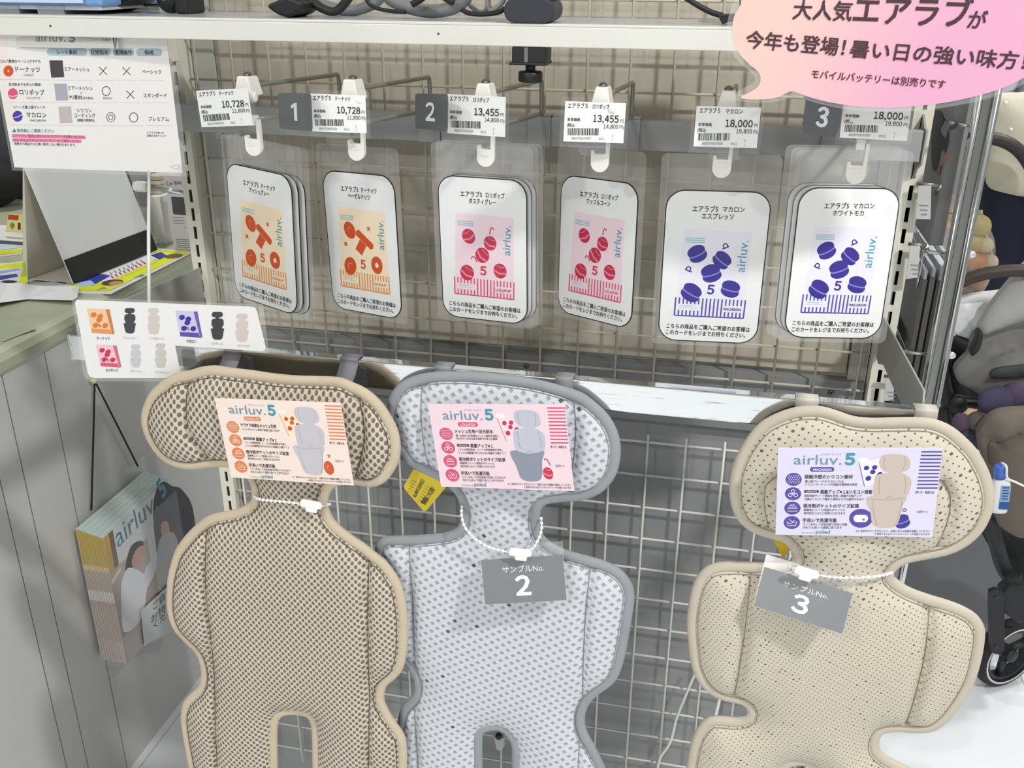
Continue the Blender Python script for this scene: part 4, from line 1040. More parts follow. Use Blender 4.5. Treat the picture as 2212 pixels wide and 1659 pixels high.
for s, x0, x1, y, h in (('エアーメッシュ', 518, 715, 565, 38), ('エアーメッシュ', 545, 740, 714, 36), ('+', 642, 656, 748, 24), ('PU素材', 560, 658, 788, 38), ('(足元防水)', 662, 748, 788, 22), ('シリコン', 615, 735, 892, 36), ('コーティング', 597, 765, 932, 36), ('(接触冷感素材)', 618, 757, 966, 26), ('ベーシック', 1137, 1290, 585, 38), ('スタンダード', 1148, 1332, 774, 38), ('プレミアム', 1188, 1350, 960, 38), ('足元のみ', 826, 893, 788, 20)):
    pp.text(s, x0, y, x1, y + 2, h, K, .008)
for cx, cy in ((823, 565), (1010, 567), (1040, 753)):
    pp.line([(cx - 32, cy - 32), (cx + 32, cy + 30)], 6, K); pp.line([(cx - 28, cy + 32), (cx + 28, cy - 32)], 6, K)
pp.ring(848, 725, 32, 36, 6, K); pp.ring(885, 933, 33, 37, 5, K); pp.ring(885, 933, 17, 19, 5, K); pp.ring(1067, 935, 33, 37, 6, K)
for y, o in ((632, 0), (812, 40), (994, 80)):
    pp.line([(0 + o, y), (395 + o, y + 3)], 3, '#c3c2c3')
    for a, b in ((415, 745), (760, 920), (930, 1090), (1108, 1320)): pp.line([(a + o * .7, y + 5), (b + o * .7, y + 8)], 3, '#c3c2c3')
pp.poly([(100, 1052), (134, 1052), (117, 1020)], '#4d7f95'); pp.text('使用前にご確認ください', 140, 1050, 438, 1054, 29, '#4d8aa0', .012)
pp.poly([(98, 1066), (684, 1080), (684, 1108), (98, 1094)], '#f08ab2'); pp.poly([(103, 1100), (650, 1112), (650, 1138), (103, 1126)], '#f08ab2')
pp.text('エアラブのご使用にはモバイルバッテリーが必要となります。', 106, 1089, 682, 1100, 24, '#b23a68', .006); pp.text('5V/2.1A以上のモバイルバッテリーをご使用ください', 110, 1122, 648, 1132, 24, '#b23a68', .006); pp.text('規格外の製品では正常に動作しない場合があります。', 120, 1152, 610, 1163, 24, K, .006)
pp.text('エアラブの使い方', 1175, 1062, 1308, 1064, 19, K, .006); pp.text('設置方法をチェック', 1175, 1087, 1325, 1089, 19, K, .006)
pp.rrect(1378, 1314, 1430, 1340, 8, '#8d8d8f'); pp.rrect(1381, 1317, 1427, 1337, 7, '#ececec'); pp.text('A', 1360, 1332, 1370, 1332, 16, K)
pp.mb.build('printed_sheet', pp.mats, root, local=True, fix=False)
mb = MB(); mb.box(-w2 - .004, w2 + .006, .0002, .0005, -h2 - .004, h2); mb.build('laminate_pouch', FILM, root, local=True)
# the name strip clipped over its top
P2 = Pose([(36, 60), (256, 68), (254, 104), (38, 100)], -.1887, yaw=0)
root = thing('name_strip', 'frosted lettered strip clipped over the top of the comparison chart', 'sign', matrix=P2.matrix)
z2 = lambda x, y: P2.local(x / 3.687, y / 3.687)
mb = MB(); o = [z2(x, y) for x, y in [(128, 262), (945, 280), (942, 386), (150, 374), (136, 362)]]; mb.prism(o, -.0006, .0); mb.build('strip', M('#dcdbd7', .35), root, local=True)
pp = Print(z2, -.0008); pp.text('airluv.', 288, 332, 528, 334, 110, '#8e9092', -.004); pp.text('5', 556, 334, 602, 336, 96, '#7d8082', .03); pp.text('エアラブファイブ比較表', 630, 324, 885, 330, 32, '#8e9092', .004)
pp.mb.build('lettering', pp.mats, root, local=True, fix=False)
mb = MB(); mb.tube([(*z2(892, 230), 0)[:1] + (-.0015, z2(892, 230)[1]), (z2(922, 388)[0], -.0015, z2(922, 388)[1]), (z2(945, 230)[0], -.0015, z2(945, 230)[1])], .0007, 6); mb.build('wire_clip', M('#8b8c8a', .3, .8), root, local=True)

# L-shaped sheet with the product line-up, carried by a white wire rod
PY = -.302
o3 = onY(370, 735, PY)
root = thing('product_sheet', 'white L-shaped laminated sheet picturing packs and seat liners beside the counter', 'sign', matrix=Matrix.Translation(Vector(o3)))
zz = lambda x, y: tfp(PY, o3)(x / 3.687, 400 + y / 3.687)
pp = Print(zz)
L = [(612, 912), (1985, 966), (2030, 975), (2048, 1005), (2118, 1292), (2108, 1318), (2085, 1322), (1396, 1277), (1440, 1500), (1428, 1530), (1400, 1536), (752, 1536), (715, 1522), (698, 1488), (598, 935)]
pp.mb.prism([zz(*p) for p in L], -.0004, 0, pp.mi(M('#ecebea', .3)))
def seat_icon(cx, cy, s, col, kind):
    pp.rrect(cx - 40 * s, cy - 100 * s, cx + 40 * s, cy - 62 * s, 18 * s, col)
    pp.poly([(cx - 12 * s, cy - 64 * s), (cx + 12 * s, cy - 64 * s), (cx + 14 * s, cy - 48 * s), (cx - 14 * s, cy - 48 * s)], col)
    pp.rrect(cx - 42 * s, cy - 52 * s, cx + 46 * s, cy + 10 * s, 22 * s, col)
    pp.poly([(cx - 48 * s, cy + 22 * s), (cx + 50 * s, cy + 20 * s), (cx + 36 * s, cy + 92 * s), (cx + 20 * s, cy + 102 * s), (cx - 18 * s, cy + 100 * s), (cx - 34 * s, cy + 88 * s)], col)
    pp.poly([(cx - 30 * s, cy + 6 * s), (cx + 32 * s, cy + 6 * s), (cx + 40 * s, cy + 26 * s), (cx - 38 * s, cy + 26 * s)], col)
def box_icon(x0, y0, x1, y1, kind, sk):
    A = ART[kind]; w, h = x1 - x0, y1 - y0
    Q = lambda u, v: (x0 + (w - sk) * u + sk * v, y0 + h * v + 6 * u)
    front = {'donut': '#f2c79c', 'lollipop': '#f1c3cf', 'macaron': '#cfc8ec'}[kind]; side = {'donut': '#c98250', 'lollipop': '#cd6f86', 'macaron': '#6c5cae'}[kind]
    pp.poly([Q(.82, 0), Q(1, 0), Q(1, .98), Q(.90, 1.0)], side); pp.poly([Q(0, 0), Q(.82, 0), Q(.90, 1), Q(0, .97)], front)
    for u, v in ((.24, .24), (.52, .30), (.44, .44), (.66, .66), (.24, .66)): q = Q(u, v); pp.ell(q[0], q[1], .11 * w, .10 * h, A['dk'] if kind != 'donut' else '#dd7a3c', -20)
    pp.poly([Q(.02, .8), Q(.86, .82), Q(.9, 1), Q(0, .97)], A['st'])
    q = Q(.44, .68); pp.text('5', q[0] - 8, q[1] + 10, q[0] + 8, q[1] + 10, 34, A['dk'], .02)
box_icon(695, 982, 915, 1180, 'donut', 40); box_icon(1400, 1000, 1615, 1208, 'macaron', 40); box_icon(767, 1270, 970, 1445, 'lollipop', 40)
seat_icon(1035, 1078, 1.0, '#414347', 0); seat_icon(1225, 1082, 1.02, '#d3c9c2', 0); seat_icon(1733, 1118, 1.1, '#3b3d3f', 0); seat_icon(1928, 1134, 1.1, '#d6c6c4', 0); seat_icon(1082, 1358, .9, '#c6c8cc', 0); seat_icon(1280, 1355, .95, '#c9c6c0', 0)
for s, x0, x1, y, h in (('ドーナッツ', 780, 880, 1228, 28), ('マカロン', 1490, 1567, 1252, 30), ('ロリポップ', 850, 945, 1482, 28)): pp.text(s, x0, y, x1, y + 2, h, '#3a3a3c', .015)
for s, x0, x1, y in (('アッシュグレー', 990, 1098, 1222), ('ヘーゼルナッツ', 1192, 1312, 1226), ('エスプレッソ', 1690, 1778, 1266), ('ホワイトモカ', 1898, 1988, 1284), ('ダスティグレー', 1045, 1140, 1488), ('ワッフルコーン', 1245, 1348, 1496)): pp.text(s, x0, y, x1, y + 3, 22, '#85868a')
pp.mb.build('printed_sheet', pp.mats, root, local=True, fix=False)
mb = MB(); mb.prism([zz(*p) for p in [(580, 893), (2075, 950), (2095, 960), (2138, 1322), (2125, 1342), (1455, 1304), (1440, 1320), (1475, 1540), (1462, 1568), (720, 1562), (680, 1540), (655, 1470), (572, 930)]], .0002, .0005); mb.build('laminate_pouch', FILM, root, local=True)
mb = MB(); mb.tube([onY(322, 366, -.182), onY(321, 500, -.24), onY(322, 690, -.2975)], .0019, 10)
tag(mb.build('wire_rod', M('#dfdfda', .3), origin=tuple(onY(322, 690, -.2975))), 'white vertical wire rod between the comparison chart and the product sheet', 'rod')
a, b = onY(306, 403, .065), onY(420, 420, .065)
root = thing('peg_rod', 'chrome peg rod with white plastic end cap beside the left post', 'rod', tuple(b))
mb = MB(); mb.rod(a, b, .0032, 10); mb.build('rod', CHROME, root)
mb = MB(); R = np.array(a); mb.lathe([(0, -.011), (.0065, -.011), (.0078, -.008), (.0078, .006), (.006, .011), (0, .011)], tuple(R), 14, 0, 'x'); mb.build('end_cap', M('#ecece8', .4), root)

# ================================================================== counter on the left
CT_Z = .937
t = NT('sage_laminate'); vec, *_ = t.obj()
t.set(Base_Color=t.mix(t.noise(vec, 5, 4), lin('#aeb49a'), lin('#c0c5ad')), Roughness=.32)
root = thing('counter', 'pale grey service counter with a sage green top at the left', 'counter', (-1.5, .5, 0))
mb = MB(); mb.prism([(-2.4, CT_Z), (-.822, CT_Z), (-.808, CT_Z - .004), (-.800, CT_Z - .014), (-.799, CT_Z - .028), (-.806, CT_Z - .036), (-2.4, CT_Z - .036)], -.75, .92); mb.build('counter_top', t.m, root)
t2 = NT('counter_side'); vec, ox, oy, oz = t2.obj()
gr = None
for y in (-.045 - .5, .005 - .5, .105 - .5):
    q = t2.math('LESS_THAN', t2.math('ABSOLUTE', t2.math('SUBTRACT', oy, y)), .0011)
    gr = q if gr is None else t2.math('MAXIMUM', gr, q)
t2.set(Base_Color=t2.mix(gr, t2.mix(t2.noise(vec, 4), lin('#cfcfcc'), lin('#d8d8d5')), lin('#77777a')), Roughness=.5)
mb = MB(); mb.box(-2.38, -.812, -.74, .90, .0, CT_Z - .036); mb.build('counter_body', t2.m, root)
# loose papers on the counter
def flat(px, Z, name, label, cat, mats_print, group=None):
    q = [onZ(x, y, Z) for x, y in px]; c = np.mean(q, 0)
    mt = Matrix.Translation(Vector(c)) @ Matrix.Rotation(-math.pi / 2, 4, 'X')
    tf = lambda x, y: tuple((onZ(x, y, Z) - c)[[0, 1]])
    r = thing(name, label, cat, group=group, matrix=mt)
    p = Print(tf); p.mb.prism([tf(*k) for k in px], 0, .0018, p.mi(M('#eeeeec', .25)))
    mats_print(p); p.mb.build('printed_sheet', p.mats, r, local=True, fix=False); return r
YEL = '#e3ec1d'
def fly1(p):
    p.poly([(112, 628), (236, 629), (412, 544), (345, 540)], YEL); p.poly([(170, 614), (238, 606), (366, 548), (318, 548)], '#ecedf2')
    p.poly([(160, 610), (205, 590), (240, 596), (222, 606), (200, 618), (176, 616)], '#2b3fa6'); p.poly([(160, 613), (196, 606), (206, 615), (180, 621)], '#b9d3ee')
    p.ell(243, 611, 24, 6.5, '#5b3b33', -6); p.ell(250, 612, 15, 4, '#c7937a', -6); p.ell(375, 554, 20, 5, '#6b473c', -6); p.poly([(325, 552), (348, 545), (362, 553), (345, 562)], '#2d3d8c')
    for k in range(9): p.line([(228 + k * 9.4, 593 - k * 3.9), (233 + k * 9.4, 599 - k * 3.9)], 2.2, '#77727c'); p.line([(240 + k * 8.6, 597 - k * 3.8), (246 + k * 8.6, 602 - k * 3.9)], 3.4, '#c43a7a')
    p.line(smooth_path([(262, 600), (300, 584), (338, 566), (330, 560)], False, 4), 1.0, '#a8a6ae')
    for a in ((208, 628, 224, 620), (286, 602, 306, 592)): p.poly([(a[0], a[1]), (a[2], a[3]), (a[2] + 8, a[3] + 4)], '#8d9c78')
def fly2(p):
    p.poly([(-90, 632), (52, 622), (70, 566), (-30, 576)], YEL); p.poly([(-70, 618), (40, 612), (52, 578), (-30, 584)], '#e4e8ee')
    p.poly([(-60, 606), (0, 596), (36, 592), (40, 598), (0, 606)], '#4a4f96'); p.ell(20, 609, 18, 3, '#2f2f44'); p.poly([(-30, 590), (40, 580), (46, 584), (-20, 596)], '#9fb6d8')
flat([(88, 633), (241, 633.5), (418, 543), (343, 537)], CT_Z + .002, 'flyer', 'yellow bordered flyer on the counter under the right leaf of the white sign stand', 'flyer', fly1, 'flyers on the counter')
flat([(-100, 640), (56, 626), (72, 562), (-32, 572)], CT_Z + .002, 'flyer', 'yellow bordered flyer on the counter left of the white sign stand', 'flyer', fly2, 'flyers on the counter')
flat([(-60, 560), (47, 548), (52, 520), (-20, 528)], CT_Z + .0022, 'flyer', 'yellow and white flyer furthest back at the left of the sign stand', 'flyer', lambda p: (p.poly([(-50, 556), (44, 546), (48, 538), (-40, 546)], YEL), p.poly([(-40, 545), (47, 535), (50, 524), (-20, 530)], '#d8e6ee')), 'flyers on the counter')
# tent sign stand
zb = CT_Z + .0042
A0, A1 = onZ(58, 605, zb), onZ(157, 613, zb); D = onZ(336, 541, zb) - A1; D[2] = 0
ap = onY(60, 350, A0[1] + .01); ap = np.array([(A0[0] + ap[0]) / 2 + .014, A0[1] + .004, 1.150])
root = thing('sign_stand', 'white tent sign stand with a black foot strip standing on the flyers', 'sign stand', tuple((A0 + A1) / 2))
def slab(mb, a, b, d, th, m=0):
    e = b - a; n = np.cross(d, e); n = n / np.linalg.norm(n) * th
    mb.add([a, b, b + d, a + d, a + n, b + n, b + d + n, a + d + n], [(0, 1, 2, 3), (4, 7, 6, 5), (0, 4, 5, 1), (1, 5, 6, 2), (2, 6, 7, 3), (3, 7, 4, 0)], m)
mb = MB(); slab(mb, A0, ap, D, .002); mb.build('left_leaf', M('#d9d3c6', .7), root)
mb = MB(); slab(mb, A1, ap, D, .002); leaf_ = mb.build('right_leaf', M('#eef0f0', .6), root)
n = np.cross(D, ap - A1); n /= np.linalg.norm(n); n = n if n[0] > 0 else -n
mb = MB(); s0 = A1 + n * .0022; slab(mb, s0, s0 + (ap - A1) * .205, D * 1.01, .001); mb.build('foot_strip', M('#1c1c1d', .5), leaf_)
mb = MB(); slab(mb, A0 + np.array([0.004, .006, .001]), A1 + np.array([-.004, .006, .001]), D * .9, .0015); mb.build('floor_leaf', M('#dcd7cc', .7), root)
b0 = onZ(49, 566, zb); b1 = onY(49, 356, b0[1])
mb = MB(); slab(mb, b0, b1, np.array([.02, .20, 0]), .008)
tag(mb.build('board', M('#e3dfd3', .6), origin=tuple(b0)), 'cream board standing on edge just left of the white sign stand', 'board')
# crumpled white paper
rng = random.Random(5); mb = MB()
out = [(-40, 640), (0, 622), (60, 616), (115, 612), (172, 625), (170, 652), (158, 658), (60, 650), (0, 664), (-40, 672)]
c = [onZ(x, y, CT_Z) for x, y in out]; inn = []
for k in range(7):
    u = .08 + .14 * k; p = onZ(-20 + 190 * u, 634 + rng.uniform(-4, 6), CT_Z); inn.append(p + np.array([0, 0, rng.uniform(.006, .022)]))
pts = [(p[0], p[1]) for p in c] + [(p[0], p[1]) for p in inn]; hz = [rng.uniform(.001, .009) for _ in c] + [p[2] - CT_Z for p in inn]
V, E, F, *_ = delaunay_2d_cdt([Vector(p) for p in pts], [(i, (i + 1) % len(c)) for i in range(len(c))], [], 1, 1e-7)
mb.add([(v[0], v[1], CT_Z + .001 + hz[min(range(len(pts)), key=lambda k: (pts[k][0] - v[0]) ** 2 + (pts[k][1] - v[1]) ** 2)]) for v in V], [tuple(f) for f in F])
o = mb.build('crumpled_paper', M('#e9eaec', .5), origin=(c[4][0], c[4][1], CT_Z)); sm = o.modifiers.new('thick', 'SOLIDIFY'); sm.thickness = .0006
tag(o, 'crumpled white paper on the near part of the counter top', 'paper')
mb = MB(); mb.prism([tuple(onZ(x, y, CT_Z)[:2]) for x, y in [(-60, 704), (18, 690), (78, 712), (10, 738), (-60, 742)]], CT_Z + .0002, CT_Z + .0022, 0, 'xy'); tag(mb.build('tray', M('#b7bda5', .35), origin=tuple(onZ(10, 715, CT_Z)), bevel=.001), 'flat sage green tray plate lying at the front of the counter', 'tray')

# boxes behind the stand
def carton(name, label, px0, px1, Y, dp, mats, face):
    a = onY(*px0, Y); b = onY(*px1, Y)
    c = np.array([(a[0] + b[0]) / 2, Y, (a[2] + CT_Z) / 2]); w2, h2 = (b[0] - a[0]) / 2, (a[2] - CT_Z) / 2
    r = thing(name, label, 'box', group='white boxes on the counter', matrix=Matrix.Translation((c[0], Y, CT_Z + h2)))
    mb = MB(); mb.box(-w2, w2, 0, dp, -h2, h2); mb.build('carton', mats, r, local=True, bevel=.0012)
    if face:
        p = Print(lambda x, y: ((x - .5) * 2 * w2, (.5 - y) * 2 * h2), -.0003); face(p); p.mb.build('lettering', p.mats, r, local=True, fix=False)
def face_b(p):
    p.rrect(.15, .05, .95, .36, .03, '#4c4d4f')
    for k in range(3): p.line([(.12, .42 + k * .05), (.55, .41 + k * .05)], .012, '#8b8b8f')
    for k in range(5): p.line([(.12, .80 + k * .035), (.9, .80 + k * .035)], .012, '#77777b')
    p.rrect(.5, .57, .56, .59, .006, '#b98a92')
carton('product_box', 'greyish white box with a dark window beside the left post', (360, 418), (432, 541), .585, .07, M('#d3d0d3', .5), face_b)
carton('product_box', 'plain white box between the sign stand and the dark-window box', (322, 424), (361, 541), .62, .09, M('#f0f0f1', .5), None)
def face_c(p):
    p.text('Car Baby', .12, .60, .86, .44, .30, '#4a4248', -.004); p.ell(.86, .66, .06, .09, '#d79aa8'); p.line([(.3, .84), (.72, .80)], .02, '#b9a9ae')
zc = onY(380, 418, .585)[2]
a, b = onY(357, 376, .60), onY(412, 421, .60); w2, h2 = (b[0] - a[0]) / 2, (a[2] - zc) / 2
r = thing('product_box', 'small pinkish grey box with handwritten lettering behind the dark-window box', 'box', group='white boxes on the counter', matrix=Matrix.Translation(((a[0] + b[0]) / 2, .59, zc + h2)))
mb = MB(); mb.box(-w2, w2, 0, .05, -h2, h2); mb.build('carton', M('#cdc5c8', .5), r, local=True, bevel=.001)
p = Print(lambda x, y: ((x - .5) * 2 * w2, (.5 - y) * 2 * h2), -.0003); face_c(p); p.mb.build('lettering', p.mats, r, local=True, fix=False)
z0 = onY(340, 424, .62)[2]
mb = MB(); a, b = onY(325, 376, .66), onY(356, 412, .66)
for k in range(4): mb.box(a[0], b[0], (.64 + k * .002), .69, z0 + (a[2] - z0) * k / 4, z0 + (a[2] - z0) * (k + .86) / 4, k % 2)
tag(mb.build('catalogue_stack', [M('#ded5b9', .6), M('#c9c2b0', .6)], origin=((a[0] + b[0]) / 2, .64, z0)), 'cream stack of catalogues lying on the plain white box', 'catalogue')
a = onZ(312, 520, zb); mb = MB(); b = np.array([a[0] + .03, a[1] + .02, zb]); slab(mb, a + np.array([.0, .02, 0]), a + np.array([-.045, .02, .235]), np.array([.02, .05, 0]), .004)
tag(mb.build('folder', film('clear_folder', '#e9ebee', .4, .1, .1), origin=tuple(a)), 'clear grey plastic folder leaning beside the white sign stand', 'folder')

# far end of the counter: white riser with a small yellow card, dark equipment behind
r0 = onZ(20, 530, CT_Z)
mb = MB(); mb.box(-1.75, onZ(60, 530, CT_Z)[0], r0[1], r0[1] + .11, CT_Z, CT_Z + .0105); mb.box(-1.75, onZ(60, 530, CT_Z)[0], r0[1] - .0006, r0[1], CT_Z, CT_Z + .0095, 1)  # thin dark front plate: shade on the riser front put into the colour
lz = CT_Z + .0105
tag(mb.build('display_riser', [M('#ececeb', .5), M('#5c5e62', .6)], origin=(-1.4, r0[1] + .05, CT_Z)), 'low white riser at the far left end of the counter', 'riser')
Yc = r0[1] + .03
root = thing('price_card', 'small yellow card with a red heading standing on the white riser', 'card', (onY(28, 501, Yc)[0], Yc, lz))
oo = np.array(WORLD[root.name].translation); tfq = lambda x, y: tuple((onY(x, y, Yc) - oo)[[0, 2]])
p = Print(tfq)
p.mb.prism([(tfq(*k)[0], max(tfq(*k)[1], 0.0006)) for k in [(19, 461), (52, 464), (52, 503), (12, 501)]], -.0006, .0006, p.mi(M('#ece49a', .5)))
p.poly([(19, 463), (41, 465), (40, 476), (17, 474)], '#bf4a2c'); p.poly([(27, 479), (33, 487), (27, 496), (21, 487)], '#8f8b45'); p.rect(39, 481, 45, 496, '#5b3630')
p.mb.build('printed_card', p.mats, root, local=True, fix=False)
mb = MB(); mb.box(-2.9, -1.30, .98, 1.35, 0, 1.62)
root = thing('equipment_cabinet', 'charcoal equipment cabinet in the far left background', 'cabinet', (-2.1, 1.1, 0))
body_ = mb.build('body', M('#5d6066', .6), root, bevel=.01)
q0, q1 = onY(2, 385, .98), onY(26, 408, .98)
mb = MB(); mb.box(-2.2, q1[0], .974, .981, q1[2], q0[2]); mb.build('front_panel', M('#3d4046', .5), body_)
c = onY(4, 452, .84)
mb = MB(); mb.ball((c[0] - .08, .84, CT_Z + .062), (.155, .07, .072), 18); mb.v = [(x, y, max(z, CT_Z + .0005)) for x, y, z in mb.v]; tag(mb.build('bag', M('#141416', .8), origin=(c[0] - .08, .84, CT_Z)), 'black bag on the counter behind the small yellow card', 'bag')

# ================================================================== brochure holder hanging on the counter side
root = thing('brochure_holder', 'clear acrylic brochure holder hanging by black cords on the counter side', 'brochure holder', (-.77, .2, .296))
HX0, HX1, HY0, HY1, HZ0 = -.806, -.7475, .074, .312, .296
mb = MB(); th = .0016
mb.box(HX0, HX0 + th, HY0, HY1, HZ0, .605); mb.build('back_plate', ACRYL, root)
mb = MB(); mb.box(HX1 - th, HX1, HY0, HY1, HZ0, .534); mb.build('front_plate', ACRYL, root)
for y in (HY0, HY1 - th):
    mb = MB(); mb.box(HX0 + th, HX1 - th, y, y + th, HZ0, .536); mb.build('side_plate', ACRYL, root)
mb = MB(); mb.box(HX0, HX1, HY0, HY1, HZ0 - th, HZ0); mb.build('bottom_plate', ACRYL, root)
c = onX(345, 1330, HX1)
mt = Matrix.Translation((HX1 + .0004, c[1], c[2])) @ Matrix.Rotation(math.pi / 2, 4, 'Z')
tfn = lambda X, c: (lambda x, y: tuple((onX(x, y, X) - c)[[1, 2]]))
pin = np.array([-.806, .2, .808])
nb = 10
BX1 = HX1 - th - .0008
for k in range(nb):
    x1 = BX1 - k * .0052; zt = .566 + .0012 * k; c0 = np.array([x1, .19, .430])
    mt0 = Matrix.Translation(Vector(c0)) @ Matrix.Rotation(math.pi / 2, 4, 'Z')
    r = thing('brochure', 'brochure in the clear holder, %s' % ('front one showing the woman in white on its cover' if k == 0 else '%s behind the cover brochure' % ['', 'second', 'third', 'fourth', 'fifth', 'sixth', 'seventh', 'eighth', 'ninth', 'rearmost'][k]), 'brochure', group='brochures in the clear holder', matrix=mt0)
    mb = MB(); mb.box(-.107, .108, .0, .0048, HZ0 + .0006 - .430, zt - .430); pages_ = mb.build('pages', M('#dfeae8' if k % 2 else '#d2e2e1', .5), r, local=True)
    mb = MB(); e = .1075 + .0004
    for z0_, z1_, mi in ((.505, zt - .0005, 0), (.495, .505, 1), (.452, .495, 2), (.43, .452, 3), (.345, .43, 2), (.297, .345, 4)): mb.box(-e, -.107, .0002, .0046, z0_ - .430, z1_ - .430, mi)
    mb.build('printed_edge', [M('#bfa65c', .5), M('#dcbf94', .5), M('#b9aaa2', .5), M('#d8d2cc', .5), M('#c3b6b2', .5)], pages_, local=True, fix=False)
    if k == 0:
        tf = tfn(x1, c0); p = Print(tf, -.0003)
        full = lambda y: y
        hw, zt2, zb2 = .107, zt - .430, HZ0 + .001 - .430
        R = lambda u, v: (-hw + 2 * hw * u, zt2 + (zb2 - zt2) * v)
        p.poly([R(0, 0), R(1, 0), R(1, 1), R(0, 1)], '#e4e7e5', raw=True)
        p.poly([R(0, 0), R(.07, 0), R(.07, .27), R(0, .27)], '#cfb26c', raw=True); p.poly([R(.07, 0), R(.13, 0), R(.13, .26), R(.07, .30)], '#8a7568', raw=True)
        p.poly([R(0, .27), R(.55, .27), R(.55, .62), R(0, .72)], '#c4b4ab', raw=True); p.poly([R(0, .33), R(.14, .29), R(.14, .32), R(0, .36)], '#e8e3de', raw=True)
        p.poly([R(0, .62), R(.6, .55), R(.6, 1), R(0, 1)], '#b5a49b', raw=True); p.poly([R(0, .8), R(.5, .74), R(.7, 1), R(0, 1)], '#c2b6b2', raw=True)
        p.poly([tf(*q) for q in smooth_path([(330, 1110), (336, 1062), (352, 1040), (372, 1050), (395, 1060), (420, 1120), (425, 1330), (372, 1320), (350, 1250), (338, 1190)], True, 4)], '#26262b', raw=True)
        p.poly([tf(*q) for q in smooth_path([(352, 1115), (368, 1105), (378, 1125), (372, 1150), (358, 1155)], True, 4)], '#2d201d', raw=True)
        p.poly([tf(*q) for q in smooth_path([(350, 1128), (362, 1128), (366, 1150), (356, 1160), (347, 1150)], True, 4)], '#c99e88', raw=True)
        p.poly([tf(*q) for q in smooth_path([(345, 1165), (372, 1150), (385, 1180), (378, 1235), (352, 1275), (338, 1240)], True, 4)], '#bcb9bf', raw=True)
        p.poly([tf(*q) for q in smooth_path([(270, 1235), (274, 1205), (284, 1178), (302, 1168), (310, 1174), (304, 1195), (290, 1218), (276, 1245)], True, 4)], '#2b211f', raw=True)
        p.poly([tf(*q) for q in smooth_path([(292, 1190), (308, 1178), (308, 1200), (300, 1218), (290, 1226), (284, 1215)], True, 4)], '#cda08b', raw=True)
        p.poly([tf(*q) for q in smooth_path([(262, 1260), (275, 1228), (295, 1230), (312, 1240), (326, 1225), (333, 1240), (318, 1270), (312, 1310), (300, 1345), (268, 1365), (262, 1310)], True, 4)], '#f3f3f8', raw=True)
        p.poly([tf(*q) for q in smooth_path([(312, 1235), (330, 1205), (338, 1212), (326, 1250), (316, 1262)], True, 4)], '#e6e7ee', raw=True)
        p.text('airluv.', 254, 1184, 340, 1098, 46, '#5f8fa3', -.006); p.text('5', 352, 1076, 360, 1062, 40, '#4a93a6', .03)
        p.mb.build('cover', p.mats, pages_, local=True, fix=False)
nc = np.array([HX1 + .0016, .255, .40]); mtn = Matrix.Translation(Vector(nc)) @ Matrix.Rotation(math.pi / 2, 4, 'Z')
r = thing('notice_card', 'white take-one notice in front of the brochure holder', 'sign', matrix=mtn)
tf = tfn(HX1 + .0016, nc); p = Print(tf)
p.mb.prism([tf(*q) for q in [(304, 1320), (345, 1282), (392, 1238), (400, 1350), (312, 1394)]], -.0006, 0, p.mi(M('#dde2e2', .4)))
for s, a_, b_ in (('ご自由に', (330, 1318), (384, 1266)), ('お持ち', (326, 1346), (372, 1302)), ('ください', (332, 1358), (386, 1308))): p.text(s, *a_, *b_, 19, '#55585a', .01, hl=.0175)
p.mb.build('printed_card', p.mats, r, local=True, fix=False)
root = thing('cord', 'black cord from the yellow pin down to the brochure holder', 'cord', tuple(pin))
mb = MB(); mb.tube([pin + [.006, 0, 0], (-.8035, .134, .585)], .0017, 7); mb.build('cord_strand', M('#1c1b1d', .7), root)
mb = MB(); mb.tube([pin + [.006, 0, 0], (-.8035, .284, .595)], .0017, 7); mb.build('cord_strand', M('#1c1b1d', .7), root)
mb = MB(); mb.lathe([(0, 0), (.003, 0), (.003, .006), (.005, .008), (.005, .014), (.0, .0155)], (-.812, .2, .808), 14, 0, 'x')
tag(mb.build('push_pin', M('#d9dc8e', .4), origin=(-.812, .2, .808)), 'pale yellow push pin holding the black cord on the counter side', 'pin')

# ================================================================== things standing on the shelf (only their feet are in view)
def pz(px, Y): return [tuple(onY(x, y, Y)[[0, 2]]) for x, y in px]
root = thing('plastic_case', 'clear case with blue insert on the left end of the shelf', 'case', (-.5, -.2, SHZ))
Y = -.185; a = onY(222, 20, Y); zb_ = SHZ + .0085
mb = MB(); mb.box(-.60, a[0], Y, -.075, zb_, zb_ + .09); mb.build('blue_insert', M('#7aa6e0', .25), root, bevel=.003)
mb = MB(); mb.box(-.602, a[0] + .002, Y - .002, -.073, zb_ + .012, zb_ + .0135); mb.box(-.56, a[0] - .02, Y - .004, Y - .002, zb_ + .003, zb_ + .0105); mb.build('rim', M('#cfdff6', .2), root)
mb = MB()
for x in (-.585, -.535, -.48): mb.box(x - .016, x + .016, Y + .002, -.08, SHZ, zb_)
mb.build('foot', film('frosted_foot', '#e8ecf2', .35, .1, .15), root)
mb = MB(); mb.box(-.60, a[0] - .004, Y + .004, -.08, zb_ - .004, zb_); mb.build('tray', M('#d5d8de', .3), root)
def slabbed(name, label, cat, px, Y, dp, mat, zmin=True):
    q = pz(px, Y); lo = min(z for x, z in q)
    if zmin: q = [(x, SHZ + (z - lo) * 1.0 + .0002) for x, z in q]
    mb = MB(); mb.prism(q, Y, Y + dp)
    return tag(mb.build(name, mat, origin=(sum(x for x, z in q) / len(q), Y, min(z for x, z in q)), bevel=.0015), label, cat)
slabbed('bracket_foot', 'black wedge-shaped foot beside the blue case on the shelf', 'fan foot', [(205, 22), (218, 24), (252, 12), (300, -22), (222, -25), (222, 18)], -.15, .06, BLACK_PLASTIC)
